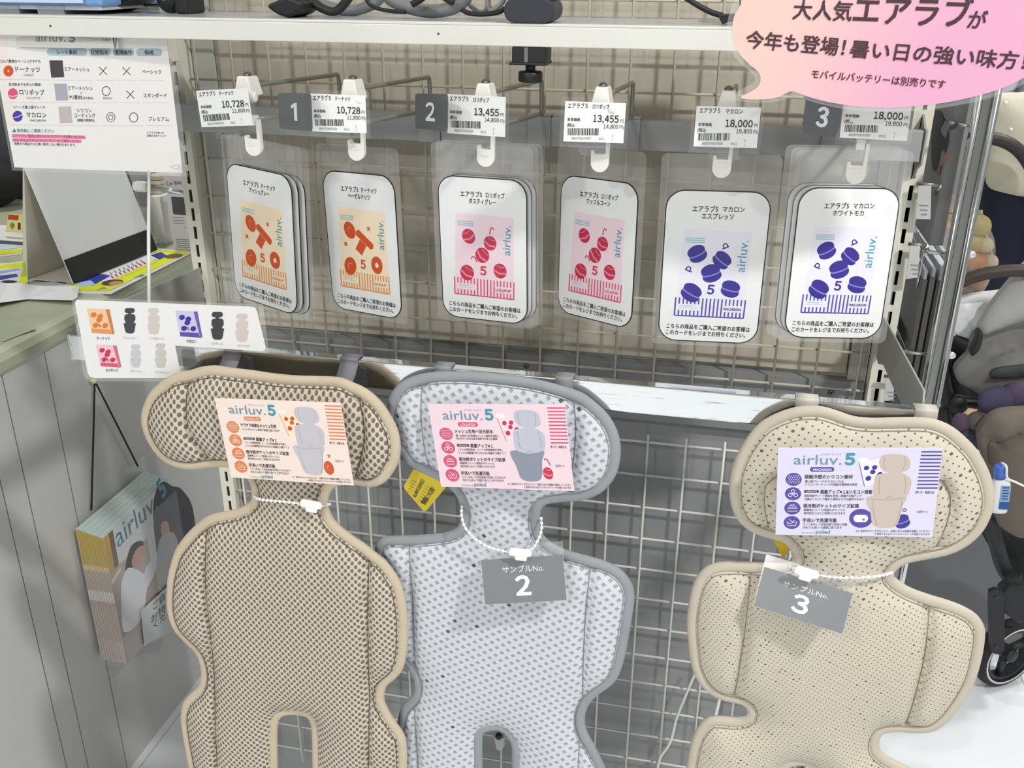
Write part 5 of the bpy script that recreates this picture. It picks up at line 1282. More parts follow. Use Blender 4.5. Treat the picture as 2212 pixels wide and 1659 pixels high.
root = thing('pacifier_fan', 'small black fan with a round hub and square motor on the shelf', 'fan', (onY(350, 22, -.12)[0], -.12, SHZ))
c = onY(345, -2, -.15)
mb = MB(); mb.lathe([(0, -.012), (.006, -.012), (.010, -.010), (.0145, -.003), (.0150, .003), (.012, .011), (0, .012)], (c[0], -.13, SHZ + .0152), 24, 0, 'y'); mb.build('hub', M('#1b1b1d', .4), root)
mb = MB(); mb.lathe([(0, -.0128), (.0028, -.0128), (.0028, -.012)], (c[0], -.13, SHZ + .0165), 14, 0, 'y'); mb.build('hub_cap', M('#e3e3e3', .4), root)
mb = MB(); x0, x1 = onY(385, 10, -.13)[0], onY(414, 10, -.13)[0]; mb.box(x0, x1, -.14, -.10, SHZ, SHZ + .034); mb.build('motor', M('#202022', .45), root, bevel=.003)
mb = MB(); mb.rod((onY(312, 14, -.12)[0], -.12, SHZ + .008), (x0, -.12, SHZ + .008), .0016); mb.build('axle', STEEL, root)
root = thing('clear_stand', 'clear plastic stand behind the small black fan on the shelf', 'stand', (onY(285, 14, -.10)[0], -.10, SHZ))
x0, x1 = onY(266, 10, -.1)[0], onY(316, 10, -.1)[0]
mb = MB(); mb.box(x0, x1, -.11, -.08, SHZ, SHZ + .004); mb.build('plate', ACRYL, root)
mb = MB(); mb.prism([(x0, SHZ + .004), (x1, SHZ + .004), (x1 - .008, SHZ + .05), (x0 + .01, SHZ + .05)], -.098, -.094); mb.build('upright_plate', M('#e8eaec', .3), root)
# stroller fan with bendable legs
root = thing('tripod_fan', 'stroller fan lying on the shelf with black pod and grey bendable legs', 'fan', (onY(740, 26, -.16)[0], -.16, SHZ))
q = pz([(583, -6), (587, 2), (606, 15), (627, 22), (642, 16), (660, 3), (664, -10), (625, -24)], -.17); lo = min(z for x, z in q)
mb = MB(); mb.prism([(x, z - lo + SHZ) for x, z in q], -.18, -.13); mb.build('pod', BLACK_PLASTIC, root, bevel=.003)
def legtube(px, Y, r, mat, nm, flat=1.0, parent=root, up=None):
    P = smooth_path([onY(x, y, Y) for x, y in px], False, 6)
    P = [np.array([p[0], p[1], max(p[2], SHZ + r * (flat if up is not None else 1.0))]) for p in P]
    mb = MB(); mb.tube(P, r, 10, 0, False, flat, up); return mb.build(nm, mat, parent)
GREYLEG = M('#7c7f80', .5)
legtube([(640, -20), (662, -4), (700, 20), (730, 22), (765, -20)], -.15, .0045, M('#232325', .5), 'black_leg')
legtube([(660, -8), (690, 8), (740, 22), (770, 22), (810, 6), (830, -20)], -.12, .0058, GREYLEG, 'grey_leg')
legtube([(830, -20), (850, 2), (900, 20), (945, 24), (985, 14), (1010, -10)], -.15, .0068, GREYLEG, 'grey_leg')
legtube([(786, -20), (796, 6), (815, 18), (845, 24), (876, 26)], -.165, .0020, M('#161618', .5), 'black_cord')
legtube([(890, 10), (912, -4), (930, -22)], -.17, .0034, M('#1b1b1d', .5), 'black_bracket')
legtube([(980, 6), (960, -6), (938, -22)], -.17, .0034, M('#1b1b1d', .5), 'black_bracket')
root = thing('cable_coil', 'grey and black cable coil beside the navy fan clamp on the shelf', 'cable', (onY(1045, 30, -.15)[0], -.15, SHZ))
legtube([(1005, -18), (1012, 6), (1032, 25), (1050, 22), (1056, -4), (1050, -20)], -.14, .0022, GREYLEG, 'grey_loop', parent=root)
legtube([(1052, -10), (1060, 22), (1085, 5), (1092, -20)], -.16, .0026, M('#a7aaab', .4), 'grey_loop', parent=root)
legtube([(997, 20), (1012, 28), (1040, 31), (1075, 27), (1090, 18)], -.175, .0024, M('#161618', .5), 'black_loop', parent=root)
# clip-on fan: navy pill head on the shelf edge, black clamp under it
root = thing('clip_fan', 'clip-on fan with a navy clamp gripping the shelf edge and a black screw knob below', 'fan', (.045, -.20, 1.383))
a, b = onY(1087, 30, -.204), onY(1196, 30, -.204); zc = SHZ + .0110; hw = (b[0] - a[0]) / 2; xc = (a[0] + b[0]) / 2
mb = MB(); mb.prism(rr_outline(hw * 2, .0215, .0098, 6), 0, .05); mb.v = [(x + xc, y - .206 + .004, z + zc) for x, y, z in mb.v]; mb.build('clamp_pad', M('#2f323b', .5), root, bevel=.0015)
mb = MB(); mb.prism([(xc - hw * .95, zc + .0108), (xc + hw * .95, zc + .0108), (xc + hw * .8, zc + .055), (xc - hw * .7, zc + .055)], -.192, -.156); mb.build('arm', M('#1d1f28', .5), root, bevel=.002)
mb = MB(); mb.box(xc - .017, xc + .017, -.1985, -.17, 1.389, 1.4050); mb.box(xc - .0195, xc + .0175, -.2005, -.168, 1.388, 1.3907); mb.build('lower_jaw', BLACK_PLASTIC, root, bevel=.0012)
mb = MB(); mb.box(xc - .0045, xc - .0012, -.1992, -.1985, 1.391, 1.4046); mb.build('guide_slot', M('#77787a', .4), root)
mb = MB(); mb.rod((xc - .001, -.185, 1.389), (xc - .001, -.185, 1.380), .005); mb.build('screw', M('#2a2a2c', .4), root)
mb = MB(); mb.lathe([(0, 1.3715), (.0110, 1.3715), (.0120, 1.373), (.0120, 1.3800), (.0110, 1.3815), (0, 1.3815)], (xc - .001, -.185, 0), 20); mb.build('knob', BLACK_PLASTIC, root)
root = thing('power_cord', 'black cord with a plug end on the shelf left of the pink speech bubble', 'cord', (onY(1570, 40, -.17)[0], -.17, SHZ))
mb = MB(); P = [onY(x, y, -.17) for x, y in [(1470, -12), (1492, 2), (1515, 16), (1540, 28), (1562, 34)]]; mb.tube(smooth_path([(p[0], p[1], max(p[2], SHZ + .003)) for p in P], False, 5), .0026, 8); mb.build('cord', BLACK_PLASTIC, root)
q = pz([(1551, 22), (1600, 19), (1610, 34), (1572, 38), (1562, 43), (1557, 34)], -.17); lo = min(z for x, z in q)
mb = MB(); mb.prism([(x, z - lo + SHZ + .0003) for x, z in q], -.176, -.16); mb.build('plug', BLACK_PLASTIC, root, bevel=.001)
slabbed('black_case', 'black case behind the pink speech bubble on the shelf', 'case', [(1600, 42), (1720, 46), (1720, -60), (1592, -60), (1598, 0)], -.165, .08, M('#2a2d35', .5))

# ================================================================== pink speech bubble
BY = -.300
o4 = onY(1900, 90, BY)
root = thing('speech_bubble_sign', 'pink laminated speech bubble sign fixed to the right end of the shelf', 'sign', matrix=Matrix.Translation(Vector(o4)))
tf = tfp(BY, o4)
out = [(1612, -60), (1600, 10), (1586, 35), (1582, 62), (1585, 90), (1597, 115), (1616, 136), (1638, 155), (1643, 170), (1638, 186), (1622, 198), (1600, 210), (1615, 214), (1650, 214.5), (1680, 210), (1698, 201), (1712, 197), (1730, 203), (1760, 213), (1810, 224), (1870, 230.5), (1930, 232), (1990, 228), (2050, 220), (2110, 207), (2160, 192), (2200, 174), (2228, 155), (2248, 125), (2256, 90), (2250, 55), (2228, 15), (2195, -12), (2140, -50), (2050, -90), (1900, -110), (1740, -95)]
P0 = [(1618, -40)] + out[1:]
sm = smooth_path([tf(*p) for p in P0], True, 4)
# keep the tail tip sharp
t = NT('bubble_pink'); vec, x, y, zz_ = t.obj()
f = t.ramp(t.math('ADD', x, t.math('MULTIPLY', zz_, -.35)), -.10, .06)
t.set(Base_Color=t.mix(f, lin('#f1c9c0'), lin('#e6aac8')), Roughness=.32)
mb = MB(); mb.prism(sm, -.0005, .0003); mb.build('printed_bubble', t.m, root, local=True)
pp = Print(tf, -.0007); K = '#4b3038'
pp.text('大人気', 1712, 38, 1838, 42, 46, K, .022); pp.text('エアラブ', 1842, 46, 2092, 55, 68, K, .026); pp.text('が', 2088, 58, 2126, 61, 44, K, .022)
pp.text('今年も登場！', 1610, 100, 1822, 118, 41, K, .026); pp.text('暑い日の強い味方！', 1834, 120, 2212, 148, 41, K, .026)
pp.text('モバイルバッテリーは別売りです', 1752, 167, 2040, 190, 20, '#5a1f30', .018)
pp.mb.build('lettering', pp.mats, root, local=True, fix=False)
cen = np.mean(sm, 0); A = np.array(sm); n = len(A)
T = np.array([A[(k + 2) % n] - A[(k - 2) % n] for k in range(n)]); T /= np.linalg.norm(T, axis=1)[:, None] + 1e-9
N = np.stack([-T[:, 1], T[:, 0]], 1); ar = sum(A[k][0] * A[(k + 1) % n][1] - A[(k + 1) % n][0] * A[k][1] for k in range(n))
off = smooth_path([tf(*p) for p in [(1600, -60), (1586, 0), (1574, 35), (1570, 62), (1573, 92), (1585, 120), (1606, 142), (1626, 160), (1631, 170), (1626, 180), (1608, 190), (1588, 202), (1590, 216), (1615, 221), (1655, 222), (1690, 216), (1712, 208), (1730, 212), (1765, 223), (1815, 234), (1870, 240), (1930, 241), (1995, 238), (2055, 230), (2115, 218), (2165, 203), (2212, 182), (2245, 160), (2262, 128), (2268, 90), (2262, 50), (2238, 8), (2200, -20), (2145, -60), (2050, -100), (1900, -120), (1740, -105)]], True, 4)
mb = MB(); mb.prism(off, .0005, .0007); mb.build('laminate_pouch', FILM, root, local=True)
mb = MB(); mb.box(onY(1780, 60, SHF)[0], onY(1850, 60, SHF)[0], BY + .0008, SHF - .0004, SHB + .008, SHB + .0095); mb.box(onY(1780, 60, SHF)[0], onY(1850, 60, SHF)[0], SHF - .0014, SHF - .0004, SHB + .003, SHZ - .004); b_ = mb.build('mounting_strip', M('#d8d8d4', .5), root)

# ================================================================== right side: chrome rack with hanging packs
root = thing('chrome_post', 'grooved chrome post of the pack rack right of the display rack', 'post', (.505, -.03, 0))
mb = MB()
for dx in (-.0085, .0085): mb.rod((.505 + dx, -.03, 0), (.505 + dx, -.03, 1.75), .0042, 12)
mb.build('post_tube', CHROME, root)
mb = MB(); mb.box(.505 - .0068, .505 + .0068, -.0285, -.0255, .0, 1.75); mb.build('post_web', M('#8b8b89', .3, .9), root)
def ubar(z, label):
    mb = MB(); mb.tube(smooth_path([(.474, .13, z), (.474, .02, z), (.474, -.008, z), (.479, -.0135, z), (.50, -.0135, z), (.515, -.0135, z), (.522, -.0125, z)], False, 3), .0022, 8)
    mb.rod((.474, -.004, z), (.474, -.004, z - .045), .0018)
    r = thing('rack_wire', label, 'wire', (.50, -.0135, z), 'chrome wires of the pack rack')
    mb.build('wire', CHROME, r); mb = MB(); mb.ball((.523, -.0125, z), (.006, .0045, .0045)); mb.build('end_cap', M('#d9dadb', .25, .6), r)
ubar(onY(2010, 545, -.0135)[2], 'upper chrome wire holding the grey packs beside the right post')
ubar(onY(1975, 762, -.0135)[2], 'lower chrome wire holding the grey packs beside the right post')
zt_, zb2 = 1.145, .88
for k in range(5):
    x = .4775 + k * .0085
    r = thing('flat_pack', 'dark grey flat product pack in the chrome rack, %s' % ('nearest to the rack post with a printed face' if k == 0 else 'slot %d counted from the printed face' % (k + 1)), 'pack', (x, .07, zb2), 'flat packs in the chrome rack')
    mb = MB(); mb.box(x, x + .0062, -.008 + .002 * (k % 3), .175, zb2, zt_ + .004 * (k % 2)); mb.build('sleeve', M('#6d6b69' if k % 2 == 0 else '#84827f', .3), r, bevel=.0012)
    mb = MB(); mb.box(x + .0012, x + .005, -.006, .172, zt_ + .004 * (k % 2), zt_ + .0105 + .003 * (k % 3)); mb.build('paper_edge', M('#c9cdd3', .5), r)
    if k == 0:
        c0 = np.array([x, .08, 1.02]); mt = Matrix.Translation(Vector(c0 + [-.0004, 0, 0])) @ Matrix.Rotation(-math.pi / 2, 4, 'Z')
        r['label'] = 'dark grey flat product pack with printed lines, first in the chrome rack'
        mb = MB()
        for j in range(9): mb.box(x - .0006, x - .0002, .03 + .006 * j, .032 + .006 * j, 1.0 - .01 * j, 1.07)
        mb.box(x - .0006, x - .0002, .05, .068, .945, .962, 1); mb.box(x - .0006, x - .0002, .02, .034, .935, .95, 1)
        mb.build('lettering', [M('#585654', .4), M('#3d3c3b', .4)], r)
# upper pack with dark pattern in a clear bag
root = thing('clear_bag_pack', 'clear bagged pack with a dark figure pattern hanging above the flat packs', 'pack', (.49, .07, 1.20))
XA = .478; c0 = onX(2020, 320, XA)
mt = Matrix.Translation(Vector((XA, c0[1], c0[2]))) @ Matrix.Rotation(-math.pi / 2, 4, 'Z')
mb = MB(); mb.box(XA, XA + .016, -.005, .19, 1.185, 1.38); mb.build('pack', M('#8a8a8c', .25), root, bevel=.002)
p = MB()
def facepoly(px, col):
    q = [onX(x, y, XA) for x, y in px]; p.add([(XA - .0004 - .0001 * len(p.f), a[1], a[2]) for a in q], [tuple(range(len(q)))], col)
facepoly(smooth_path([(2015, 245), (2032, 240), (2040, 262), (2030, 280), (2042, 300), (2048, 280), (2052, 300), (2044, 330), (2034, 322), (2024, 365), (2014, 362), (2012, 300)], True, 3), 0)
facepoly(smooth_path([(2052, 275), (2068, 264), (2072, 272), (2056, 282)], True, 3), 0)
facepoly(smooth_path([(2024, 372), (2036, 345), (2050, 330), (2056, 345), (2046, 350), (2034, 360), (2030, 378)], True, 3), 1)
p.build('printed_figure', [M('#3c3a3a', .4), M('#b9927a', .4)], root, fix=False)
mb = MB(); mb.box(XA + .020, XA + .0206, -.012, .19, 1.17, 1.40); mb.box(XA + .028, XA + .0286, -.012, .19, 1.17, 1.40); mb.build('clear_bag', ACRYL, root)
a = onY(2070, 270, -.016); mb = MB(); mb.rod((a[0] - .004, -.016, a[2]), (a[0] + .024, -.016, a[2] - .0005), .0022); mb.rod((a[0] - .004, -.016, a[2]), (a[0] - .004, .12, a[2]), .0022)
tag(mb.build('peg_hook', CHROME, origin=(a[0], -.016, a[2])), 'short chrome peg hook in front of the clear bagged pack', 'hook')
a = onY(2040, 458, .01); mb = MB(); mb.tube(smooth_path([(a[0] - .002, .01, a[2] + .05), (a[0] - .002, .01, a[2] + .006), (a[0] + .004, .01, a[2]), (a[0] + .03, .01, a[2] - .001)], False, 4), .002, 8)
tag(mb.build('peg_hook', CHROME, origin=tuple(a)), 'bent chrome wire hook under the clear bagged pack', 'hook')
# small pale price plates between the right post and the packs
for k, (px, lab) in enumerate(((((1984, 401), (2012, 402), (2010, 474), (1977, 473)), 'uppermost'), (((1966, 531), (1988, 532), (1982, 600), (1957, 603)), 'middle'), (((1914, 818), (1932, 818), (1930, 866), (1908, 866)), 'lowest'))):
    Y = -.016; q = pz(px, Y); c = np.mean(q, 0)
    r = thing('price_plate', 'pale grey price plate behind the right slotted post, %s of three' % lab, 'price plate', (c[0], Y, c[1]), 'pale price plates behind the right post')
    mb = MB(); mb.prism(q, Y, Y + .0012); mb.build('plate', M('#c6c7c6', .35), r, bevel=.0003)
    mb = MB(); x0 = min(x for x, z in q) + .004
    for j in range(3): mb.box(x0 + .002 * j, x0 + .010, Y - .0003, Y - .0001, c[1] - .004 - .005 * j, c[1] - .0025 - .005 * j)
    mb.build('print', M('#8e8e90', .5), r)
    mb = MB(); zt = max(z for x, z in q); mb.rod((x0 - .006, Y + .003, zt + .001), (max(x for x, z in q) + .004, Y + .003, zt + .001), .0022); mb.rod((max(x for x, z in q) + .004, Y + .003, zt), (max(x for x, z in q) + .004, Y + .02, zt - .012), .0022); mb.build('arm', STEEL, r)

# ================================================================== stroller
ST = thing('stroller', 'grey stroller with brown handlebar and dark basket standing at the right', 'stroller', (1.0, .9, 0))
def tubepx(px, Y, r, mat, nm, parent=ST, k=5, ys=None):
    P = smooth_path([onY(x, y, (ys[i] if ys else Y)) for i, (x, y) in enumerate(px)], False, k); mb = MB(); mb.tube(P, r, 12); return mb.build(nm, mat, parent)
def pad(px, Y, T, lam, mat, nm, parent=ST, seams=(), step=.012, back=.02):
    mb = MB(); q = resample(smooth_path(pz(px, Y), True, 4), step * .9, True)
    puffy(mb, q, Y, T, lam, (), [np.array(smooth_path(pz(s, Y), False, 4)) for s in seams], back=back, step=step, base=.004, seam_lam=.008, seam_base=.35)
    return mb.build(nm, mat, parent, fix=False) if parent else mb
LEATHER = M('#3b302a', .5); FRAME = M('#1f2023', .5)
tubepx([(2040, 640), (2060, 618), (2090, 603), (2125, 592), (2165, 586), (2212, 584), (2290, 590)], .80, .0125, LEATHER, 'handlebar')
GREYF = cloth('grey_canopy_cloth', '#a5a4a2', '#b4b3b1', .7)
canopy_ = pad([(2290, 520), (2215, 572), (2180, 612), (2145, 655), (2120, 695), (2112, 714), (2124, 722), (2212, 690), (2290, 672)], .82, .03, .03, GREYF, 'canopy_fold')
pad([(2112, 716), (2212, 692), (2290, 672), (2300, 860), (2212, 868), (2130, 856), (2095, 838), (2072, 826), (2062, 808), (2066, 790), (2092, 762)], .86, .03, .04, cloth('canopy_side_cloth', '#74726e', '#83817d', .7), 'canopy_side', seams=[[(2072, 800), (2130, 745), (2212, 720)], [(2085, 828), (2150, 772), (2220, 745)]])
pad([(2139, 816), (2160, 796), (2212, 788), (2290, 780), (2290, 806), (2212, 814)], .828, .003, .004, M('#3d3f40', .8), 'mesh_window', canopy_)
pad([(2112, 716), (2122, 718), (2116, 752), (2100, 768), (2096, 762), (2106, 738)], .80, .003, .003, M('#232326', .6), 'zip_pull', canopy_, step=.006)
pad([(2036, 730), (2080, 740), (2110, 760), (2075, 800), (2095, 850), (2090, 880), (2040, 880), (2015, 820)], .93, .03, .03, M('#17181b', .7), 'seat_shell')
tubepx([(2032, 800), (2040, 840), (2056, 900), (2074, 960)], .88, .0155, FRAME, 'side_tube')
c = onY(2068, 872, .87); mb = MB(); mb.lathe([(0, -.014), (.018, -.014), (.02, -.01), (.02, .01), (0, .012)], tuple(c), 20, 0, 'y'); mb.build('fold_joint', M('#191a1c', .5), ST)
c = onY(2038, 905, .87); mb = MB(); mb.prism(pz([(2025, 898), (2046, 884), (2050, 918), (2030, 922)], .86), .86, .89); mb.build('seat_bracket', M('#161719', .5), ST)
pad([(2130, 1100), (2160, 1130), (2210, 1150), (2290, 1150), (2290, 1290), (2212, 1270), (2185, 1245), (2150, 1200), (2120, 1150), (2110, 1120)], .84, .03, .03, M('#1b1c1f', .7), 'basket')
tubepx([(2136, 1112), (2150, 1165), (2168, 1225), (2192, 1262)], .78, .016, FRAME, 'front_tube')
tubepx([(2186, 1238), (2190, 1258), (2192, 1280)], .765, .019, M('#18191b', .5), 'caster_head')
# front wheel
wc = np.array([.984, .755, .086]); wc = onZ(2174, 1408, .0862); wr = .0855
ang = math.radians(33); ca, sa = math.cos(ang), math.sin(ang)
ax = np.array([math.sin(ang), -math.cos(ang), 0.0]); dirw = np.array([math.cos(ang), math.sin(ang), 0.0])
def wheel_part(prof, nm, mat):
    mb = MB(); mb.lathe(prof, (0, 0, 0), 40, 0, 'y', True, prof[0][0] < 1e-6 or nm == 'x'); mb.v = [tuple(wc + dirw * v[0] - ax * v[1] + np.array([0, 0, v[2]])) for v in mb.v]; return mb.build(nm, mat, W_)
W_ = ST
W_ = wheel_part([(.066, -.016), (.076, -.018), (.083, -.012), (.0858, 0), (.083, .012), (.076, .018), (.066, .016), (.066, -.016)], 'front_wheel', M('#1a1a1c', .7))
wheel_part([(.0680, -.0178), (.0695, -.0185), (.0712, -.0185), (.0726, -.0180)], 'rim_stripe', M('#cfd1d2', .4))
wheel_part([(.058, -.013), (.067, -.015), (.067, .015), (.058, .013), (.058, -.013)], 'wheel_rim', M('#26272a', .5))
wheel_part([(0, -.020), (.014, -.020), (.016, -.014), (.016, .014), (0, .02)], 'wheel_hub', M('#202124', .5))
mb = MB()
for k in range(3):
    a = math.radians(20 + 120 * k); u = dirw * math.cos(a) + np.array([0, 0, math.sin(a)])
    mb.tube([wc + u * .010, wc + u * .062], [.011, .007], 8)
mb.build('wheel_spokes', M('#232427', .5), W_)
Yf = float(wc[1]) - .062
q = smooth_path([tuple(onY(x, y, Yf)[[0, 2]]) for x, y in [(2136, 1290), (2140, 1278), (2152, 1274), (2164, 1279), (2169, 1292), (2170, 1390), (2166, 1408), (2154, 1414), (2142, 1408), (2138, 1390)]], True, 3)
mb = MB(); mb.prism(q, Yf, Yf + .012); fork_ = mb.build('fork_arm', M('#1c1d1f', .5), ST, bevel=.002)
for x, y in ((2152, 1290), (2153, 1396)):
    c = onY(x, y, Yf); mb = MB(); mb.lathe([(0, -.002), (.0035, -.002), (.0045, 0)], tuple(c), 14, 0, 'y'); mb.build('fork_screw', M('#2c2d30', .4), fork_)
q = [tuple(onY(x, y, Yf + .02)[[0, 2]]) for x, y in [(2160, 1278), (2178, 1262), (2212, 1262), (2235, 1290), (2232, 1330), (2200, 1345), (2166, 1320)]]
mb = MB(); mb.prism(q, Yf + .0125, Yf + .05); mb.build('caster_yoke', M('#18191b', .5), ST, bevel=.004)
tubepx([(2055, 862), (2110, 871), (2160, 876), (2212, 880), (2300, 886)], .87, .0125, FRAME, 'cross_tube')
# bag hung in the stroller, blanket, bottle
root = thing('basket_bag', 'brownish grey cloth bag hanging on the stroller behind the cream liner', 'bag', tuple(onY(2170, 1140, .74)))
BAGC = cloth('brown_grey_cloth', '#6a6259', '#746c62', .85)
pad([(2112, 945), (2118, 925), (2140, 900), (2165, 889), (2212, 886), (2300, 890), (2300, 1140), (2212, 1160), (2185, 1152), (2160, 1135), (2148, 1110), (2150, 1075), (2138, 1020), (2120, 985)], .74, .04, .035, BAGC, 'bag_body', root, seams=[[(2146, 955), (2170, 945), (2200, 930)], [(2140, 905), (2128, 935), (2150, 958)]])
pad([(2134, 962), (2154, 960), (2156, 1000), (2136, 1000)], .698, .004, .004, M('#574f47', .85), 'strap', root, step=.006, back=.004)
root = thing('scalloped_blanket', 'dark purple and grey scalloped blanket in the stroller above the brown bag', 'blanket', tuple(onY(2140, 900, .80)))
for k, (x, y, r, col) in enumerate(((2078, 912, 20, '#554657'), (2096, 945, 26, '#474c5c'), (2112, 910, 22, '#5c5852'), (2122, 950, 24, '#46524f'), (2128, 895, 16, '#5e4a50'), (2152, 868, 36, '#47465e'), (2196, 862, 40, '#52425c'), (2240, 870, 36, '#4a4660'))):
    c = onY(x, y, .80 - .004 * (k % 3)); s = r / 1010.0
    mb = MB(); mb.ball(tuple(c), (s, .022, s * .95), 18); mb.build('scallop', M(col, .85), root)
root = thing('lotion_bottle', 'small white bottle with a blue cap hanging beside the cream liner', 'bottle', tuple(onY(2163, 1105, .64)))
Yb = .64; a, b = onY(2143, 1070, Yb), onY(2183, 1070, Yb); xc = (a[0] + b[0]) / 2; hw = (b[0] - a[0]) / 2; z0, z1 = onY(2163, 1105, Yb)[2], onY(2163, 1030, Yb)[2]

def lean(mb, a=math.radians(-5)):
    mb.v = [(xc + (x - xc) * math.cos(a) + (z - z0) * math.sin(a), y, z0 - (x - xc) * math.sin(a) + (z - z0) * math.cos(a)) for x, y, z in mb.v]
mb = MB(); N = 24
def oval(z, sx, sy): return [(xc + sx * math.copysign(abs(math.cos(t)) ** .7, math.cos(t)), Yb + sy * math.copysign(abs(math.sin(t)) ** .7, math.sin(t)), z) for t in [2 * math.pi * k / N for k in range(N)]]
rings = [oval(z0, hw * .9, .010), oval(z0 + .003, hw, .0125), oval(z1 - .012, hw, .0125), oval(z1 - .004, hw * .8, .011), oval(z1, hw * .5, .009)]
mb.add([p for r in rings for p in r], [(i * N + j, i * N + (j + 1) % N, (i + 1) * N + (j + 1) % N, (i + 1) * N + j) for i in range(4) for j in range(N)] + [tuple(range(N))[::-1], tuple(range(4 * N, 5 * N))], 0, True)
lean(mb); mb.build('bottle_body', M('#eef0f3', .35), root)
mb = MB(); mb.lathe([(0, z1 - .001), (hw * .72, z1 - .001), (hw * .72, z1 + .022), (hw * .66, z1 + .025), (0, z1 + .025)], (xc - .004, Yb, 0), 20); lean(mb); mb.build('cap', M('#4a72d0', .35), root)
lx = xc + hw * .38
mb = MB(); mb.box(lx - .0085, lx + .0085, Yb - .0136, Yb - .0130, z0 + .012, z1 - .012, 0); mb.box(lx - .0085, lx + .0085, Yb - .0140, Yb - .0136, z0 + .012, z0 + .028, 1)
for j in range(5): mb.box(lx - .006, lx + .006 - .001 * (j % 2), Yb - .0140, Yb - .0137, z0 + .034 + .006 * j, z0 + .0365 + .006 * j, 1)
lean(mb); mb.build('label', [M('#8fb0d4', .3), M('#24509a', .35)], root)
mb = MB(); mb.tube(smooth_path([onY(2164, 1000, Yb), onY(2174, 1008, Yb - .014), onY(2176, 1032, Yb - .015), onY(2195, 1042, Yb - .01), onY(2225, 1056, Yb)], False, 5), .0022, 8); mb.build('carry_loop', M('#f2f2f0', .4), root)
# white bag, tote, vegetable net hung on the stroller
root = thing('white_plastic_bag', 'crumpled white plastic bag lying on the stroller behind the brown handlebar', 'bag', tuple(onY(2100, 720, .87)))
pad([(2040, 660), (2070, 648), (2110, 638), (2160, 632), (2195, 630), (2195, 690), (2150, 735), (2112, 738), (2085, 728), (2050, 716), (2030, 700)], .89, .03, .025, M('#f2f3f6', .4), 'bag_body', root, seams=[[(2060, 668), (2090, 690), (2105, 720)], [(2050, 690), (2080, 705), (2095, 725)], [(2100, 660), (2140, 670)]])
root = thing('cream_tote', 'cream textured tote bag hanging at the upper right edge', 'bag', tuple(onY(2180, 420, .98)))
TOTE = cloth('cream_towelling', '#d6d1bc', '#e2decb', .9)
pad([(2143, 208), (2165, 203), (2212, 202), (2300, 204), (2310, 430), (2212, 424), (2170, 416), (2142, 408), (2134, 396), (2136, 330), (2140, 270)], .98, .04, .04, TOTE, 'tote_body', root)
for x, y in ((2172, 222), (2183, 280)):
    c = onY(x, y, .933); mb = MB(); mb.ball(tuple(c), .004, 10); mb.build('snap_button', M('#f2f1ea', .3), root)
tubepx([(2118, 296), (2138, 298), (2165, 304), (2192, 318), (2215, 342), (2240, 385)], .90, .0125, M('#2f2a28', .5), 'carry_handle', root)
root = thing('vegetable_bag', 'clear bag of onions and carrots hanging behind the chrome post', 'bag', tuple(onY(2095, 640, .95)))
pad([(2050, 440), (2085, 442), (2115, 452), (2132, 480), (2148, 520), (2148, 560), (2135, 610), (2110, 640), (2070, 655), (2040, 640), (2030, 560), (2034, 480)], .915, .012, .02, film('clear_bag_film', '#f5f3ee', .10, .12, .06), 'clear_bag', root, back=.09)
VEG = [('onion', 2046, 468, 22, '#d9b45c'), ('onion', 2076, 492, 20, '#cdb268'), ('onion', 2112, 488, 24, '#bfb068'), ('onion', 2100, 524, 22, '#cbb874'), ('onion', 2126, 530, 17, '#d9cdb0'), ('carrot', 2108, 566, 24, '#cf8a5c'), ('onion', 2136, 566, 17, '#cdbfa4'), ('carrot', 2106, 604, 24, '#b9774c'), ('potato', 2074, 628, 24, '#6e5440'), ('potato', 2066, 596, 22, '#8a6a4a'), ('carrot', 2078, 556, 20, '#c4855c')]
where = ['upper left', 'left of centre', 'upper right', 'centre', 'right edge', 'middle', 'right bulge', 'lower right', 'bottom', 'lower left', 'middle left']
for k, (nm, x, y, r, col) in enumerate(VEG):
    c = onY(x, y, .955); s = r / 900.0
    mb = MB(); mb.ball(tuple(c), (s, s * .9, s * (.92 if nm != 'carrot' else .8)), 18)
    if nm == 'onion': mb.tube([c + [0, 0, s * .85], c + [.002, 0, s * 1.25]], [s * .22, s * .08], 8)
    if nm == 'carrot': mb.tube([c + [s * .4, 0, 0], c + [-s * 1.1, .005, -s * .3], c + [-s * 1.9, .01, -s * .6]], [s * .75, s * .55, s * .12], 10)
    tag(mb.build(nm, M(col, .45), origin=tuple(c)), '%s in the clear vegetable bag, %s' % ({'onion': 'yellow onion', 'carrot': 'orange carrot', 'potato': 'brown potato'}[nm], where[k]), 'vegetable', 'vegetables in the clear bag')
mb = MB(); mb.prism(pz([(2014, 449), (2020, 452), (2062, 488), (2066, 497), (2052, 495), (2012, 462)], .13), .13, .133)
tag(mb.build('cardboard_tab', M('#d9a878', .7), origin=tuple(onY(2040, 470, .13))), 'orange brown cardboard tab above the grey packs', 'cardboard')

